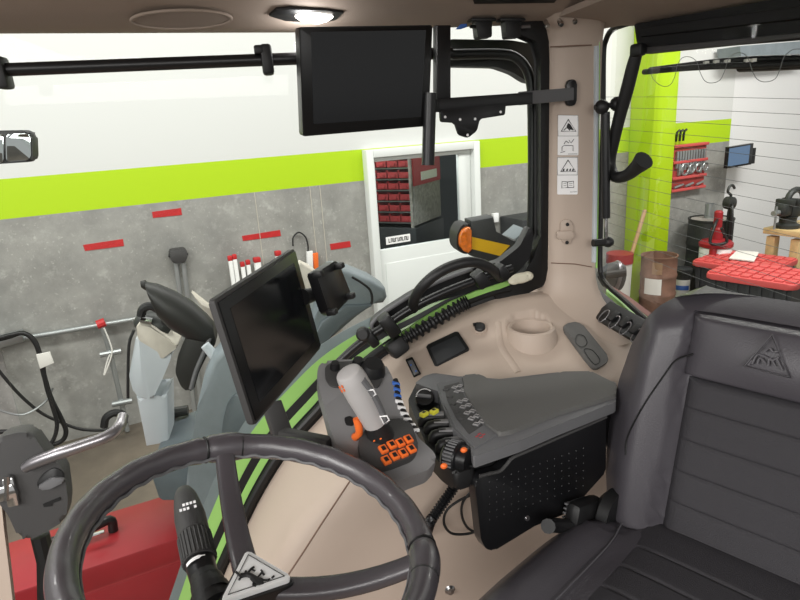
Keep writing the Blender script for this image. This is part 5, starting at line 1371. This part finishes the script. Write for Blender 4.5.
for k in range(4): mb.box((-.004+.004*(k % 2), .006-.007*(k//2), .001), (.002, .005, .0008), f)
mb.build('grip_print', 'orange', gp)
mb = MB(); mb.tube([jat(356, 416, 0)+nf*.006, jat(359, 424, 0)+nf*.008, jat(359, 431, 0)+nf*.006, jat(355, 437, 0)], [.005, .0062, .006, .0065], 12, sub=3); mb.build('trigger', 'orange', gp)
mb = MB()
for a in (0, 1): mb.tube([JB0+nf*.023+side*(-.009+.011*a)+axis*.006, JB0+nf*.022+side*(-.006+.011*a)+axis*.006], .0012, 6)
mb.build('boot_mark', 'orange', js)
# support arm of the terminal, from the pad to the front
YA = Fr(JF.at(330, 442, -.02), (-1, .12, .12), z=(0, -.75, .66))
mb = MB(); a1, a2 = atY(284, 437, .95), JF.at(332, 447, -.03)
a0 = atY(272, 405, 1.0)
mb.tube([a1, a1+(a2-a1)*.5, a2], .01, flat=(.03, .022), up=(0, 0, 1)); mb.tube([a0, a1+V((0, 0, -.006))], .01, flat=(.026, .034)); mb.build('terminal_arm', 'dark_plastic', arm)
# hose and wires below the console
mb = MB(); hl_ = smooth_line([atY(x, y, 1.0) for x, y in ((458, 478), (452, 490), (443, 503), (434, 516), (430, 522))]+[shelf_hit(427, 532)[0]], 10)
mb.tube(hl_, [.010+.0018*(1 if k % 2 else -1) for k in range(len(hl_))], 10); tag(mb.build('conduit', 'satin_black'), 'ribbed black conduit dropping from the armrest to the floor', 'conduit')
for pts, l in (([(474, 494), (460, 500), (447, 510), (444, 523), (451, 533), (466, 534), (480, 530)], 'thin black cable in the larger loop under the armrest'), ([(474, 488), (463, 502), (462, 516), (468, 528), (480, 534)], 'thin black cable in the smaller loop under the armrest')):
    mb = MB(); mb.tube([atY(x, y, 1.02) for x, y in pts], .0028, 8, sub=6); tag(mb.build('cable', 'wire_black'), l, 'cable')
hb_ = shelf_hit(450, 590); f = Fr(hb_[0], (1, 0, 0) if abs(hb_[1].x) < .9 else (0, 1, 0), z=hb_[1]); mb = MB(); mb.lathe(f, [(.012, -.01), (.012, .0), (.007, .004), (.007, .008), (.001, .009)], 16); tag(mb.build('bolt', 'steel'), 'bolt in the beige trim beside the seat cushion', 'bolt')

# ================================================================ TERMINAL AND PHONE HOLDER
c0 = [V((-.098, .88, 1.014)), V((.026, 1.134, 1.029)), V((.055, 1.131, .833)), V((-.069, .877, .818))]
TF = Fr(c0[3], V((.438, .898, .053)), z=V((.438, .898, .053)).cross(V((-.148, .014, .989))))
TW, THt = .283, .198
t = thing('terminal_display', TF.p(.14, 0, -.03), 'large switched-off touch display tilted behind the steering wheel', 'display')
mb = MB(); mb.poly(TF, round_poly([(-.006, -.006), (TW+.004, -.004), (TW+.004, THt+.004), (-.006, THt+.006)], .006, 4), -.014, -.003, .003); mb.poly(TF, round_poly([(.03, .03), (TW-.03, .03), (TW-.03, THt-.03), (.03, THt-.03)], .01, 4), -.034, -.013, .006); mb.build('housing', 'dark_plastic', t)
mb = MB(); mb.poly(TF, [(0, 0), (TW, 0), (TW, THt), (0, THt)], -.004, 0, .0015); mb.build('bezel', 'bezel', t)
mb = MB(); mb.poly(TF, [(.022, .02), (TW-.02, .02), (TW-.02, THt-.018), (.022, THt-.018)], -.001, .0006); mb.build('screen', 'screen', t)
PH = Fr(atY(330, 288, 1.12), (.52, .85, .03), z=V((.85, -.5, .15)))
t = thing('phone_holder', PH.o, 'black phone holder with four claws beside the tilted display', 'phone holder')
PP = [(316, 273), (335, 261), (339, 263), (352, 296), (334, 315), (329, 312)]
mb = MB(); mb.pp(PH, PP, -.02, 0, r=.004, bev=.004, zp=0); mb.build('plate', 'satin_black', t)
for x, y in ((339, 266), (350, 296), (318, 274), (332, 312)):
    mb = MB(); f = PH.move(*PH.pix(x, y, .006), .006); mb.box((0, 0, 0), (.016, .012, .02), f, .003); mb.build('claw', 'rubber', t)
mb = MB(); mb.tube([PH.at(326, 288, -.02), PH.at(315, 294, -.03), PH.at(304, 297, -.04)], [.012, .013, .016], 12); mb.build('ball_arm', 'rubber', t)

# ================================================================ LIGHT
SC.world = bpy.data.worlds.new('workshop_air'); SC.world.use_nodes = True
bg = SC.world.node_tree.nodes['Background']; bg.inputs[0].default_value = (1, .99, .97, 1); bg.inputs[1].default_value = .5
def area(loc, target, size, sy, power, col=(1, .98, .95)):
    l = bpy.data.lights.new('workshop_or_fill_light', 'AREA'); l.shape = 'RECTANGLE'; l.size = size; l.size_y = sy; l.energy = power; l.color = col
    o = bpy.data.objects.new('workshop_or_fill_light', l); COL.objects.link(o); o.location = loc
    o.rotation_euler = (V(target)-V(loc)).to_track_quat('-Z', 'Y').to_euler(); return o
for x in (-3, 0, 3, 6): area((x, 2.8+.2*x, 3.6), (x, 4.2+.2*x, 0), 2.2, .3, 84 if x < 5 else 150)
area((-2.8, -1.2, 2.2), (.3, .9, .7), 1.6, 1.2, 85)  # added fill from the open-door side, brightens the cab interior
area((-.6, -2.4, 2.0), (.3, .9, .7), 2.4, 1.0, 70)  # second added fill, behind the camera, lifts the console and seat
area(tuple(W.p(2.6, 2.6, -1.2)), tuple(W.p(2.9, 1.2, -.6)), 1.0, .4, 55)  # unseen lamp added in the store room to brighten the bin rack
l = bpy.data.lights.new('dome_lamp_light', 'POINT'); l.energy = .6; l.shadow_soft_size = .02; o = bpy.data.objects.new('dome_lamp_light', l); COL.objects.link(o); o.location = LAMP
vs = SC.view_settings; vs.view_transform = 'Standard'; vs.look = 'None'; vs.gamma = 1; vs.use_curve_mapping = False; vs.exposure = 0
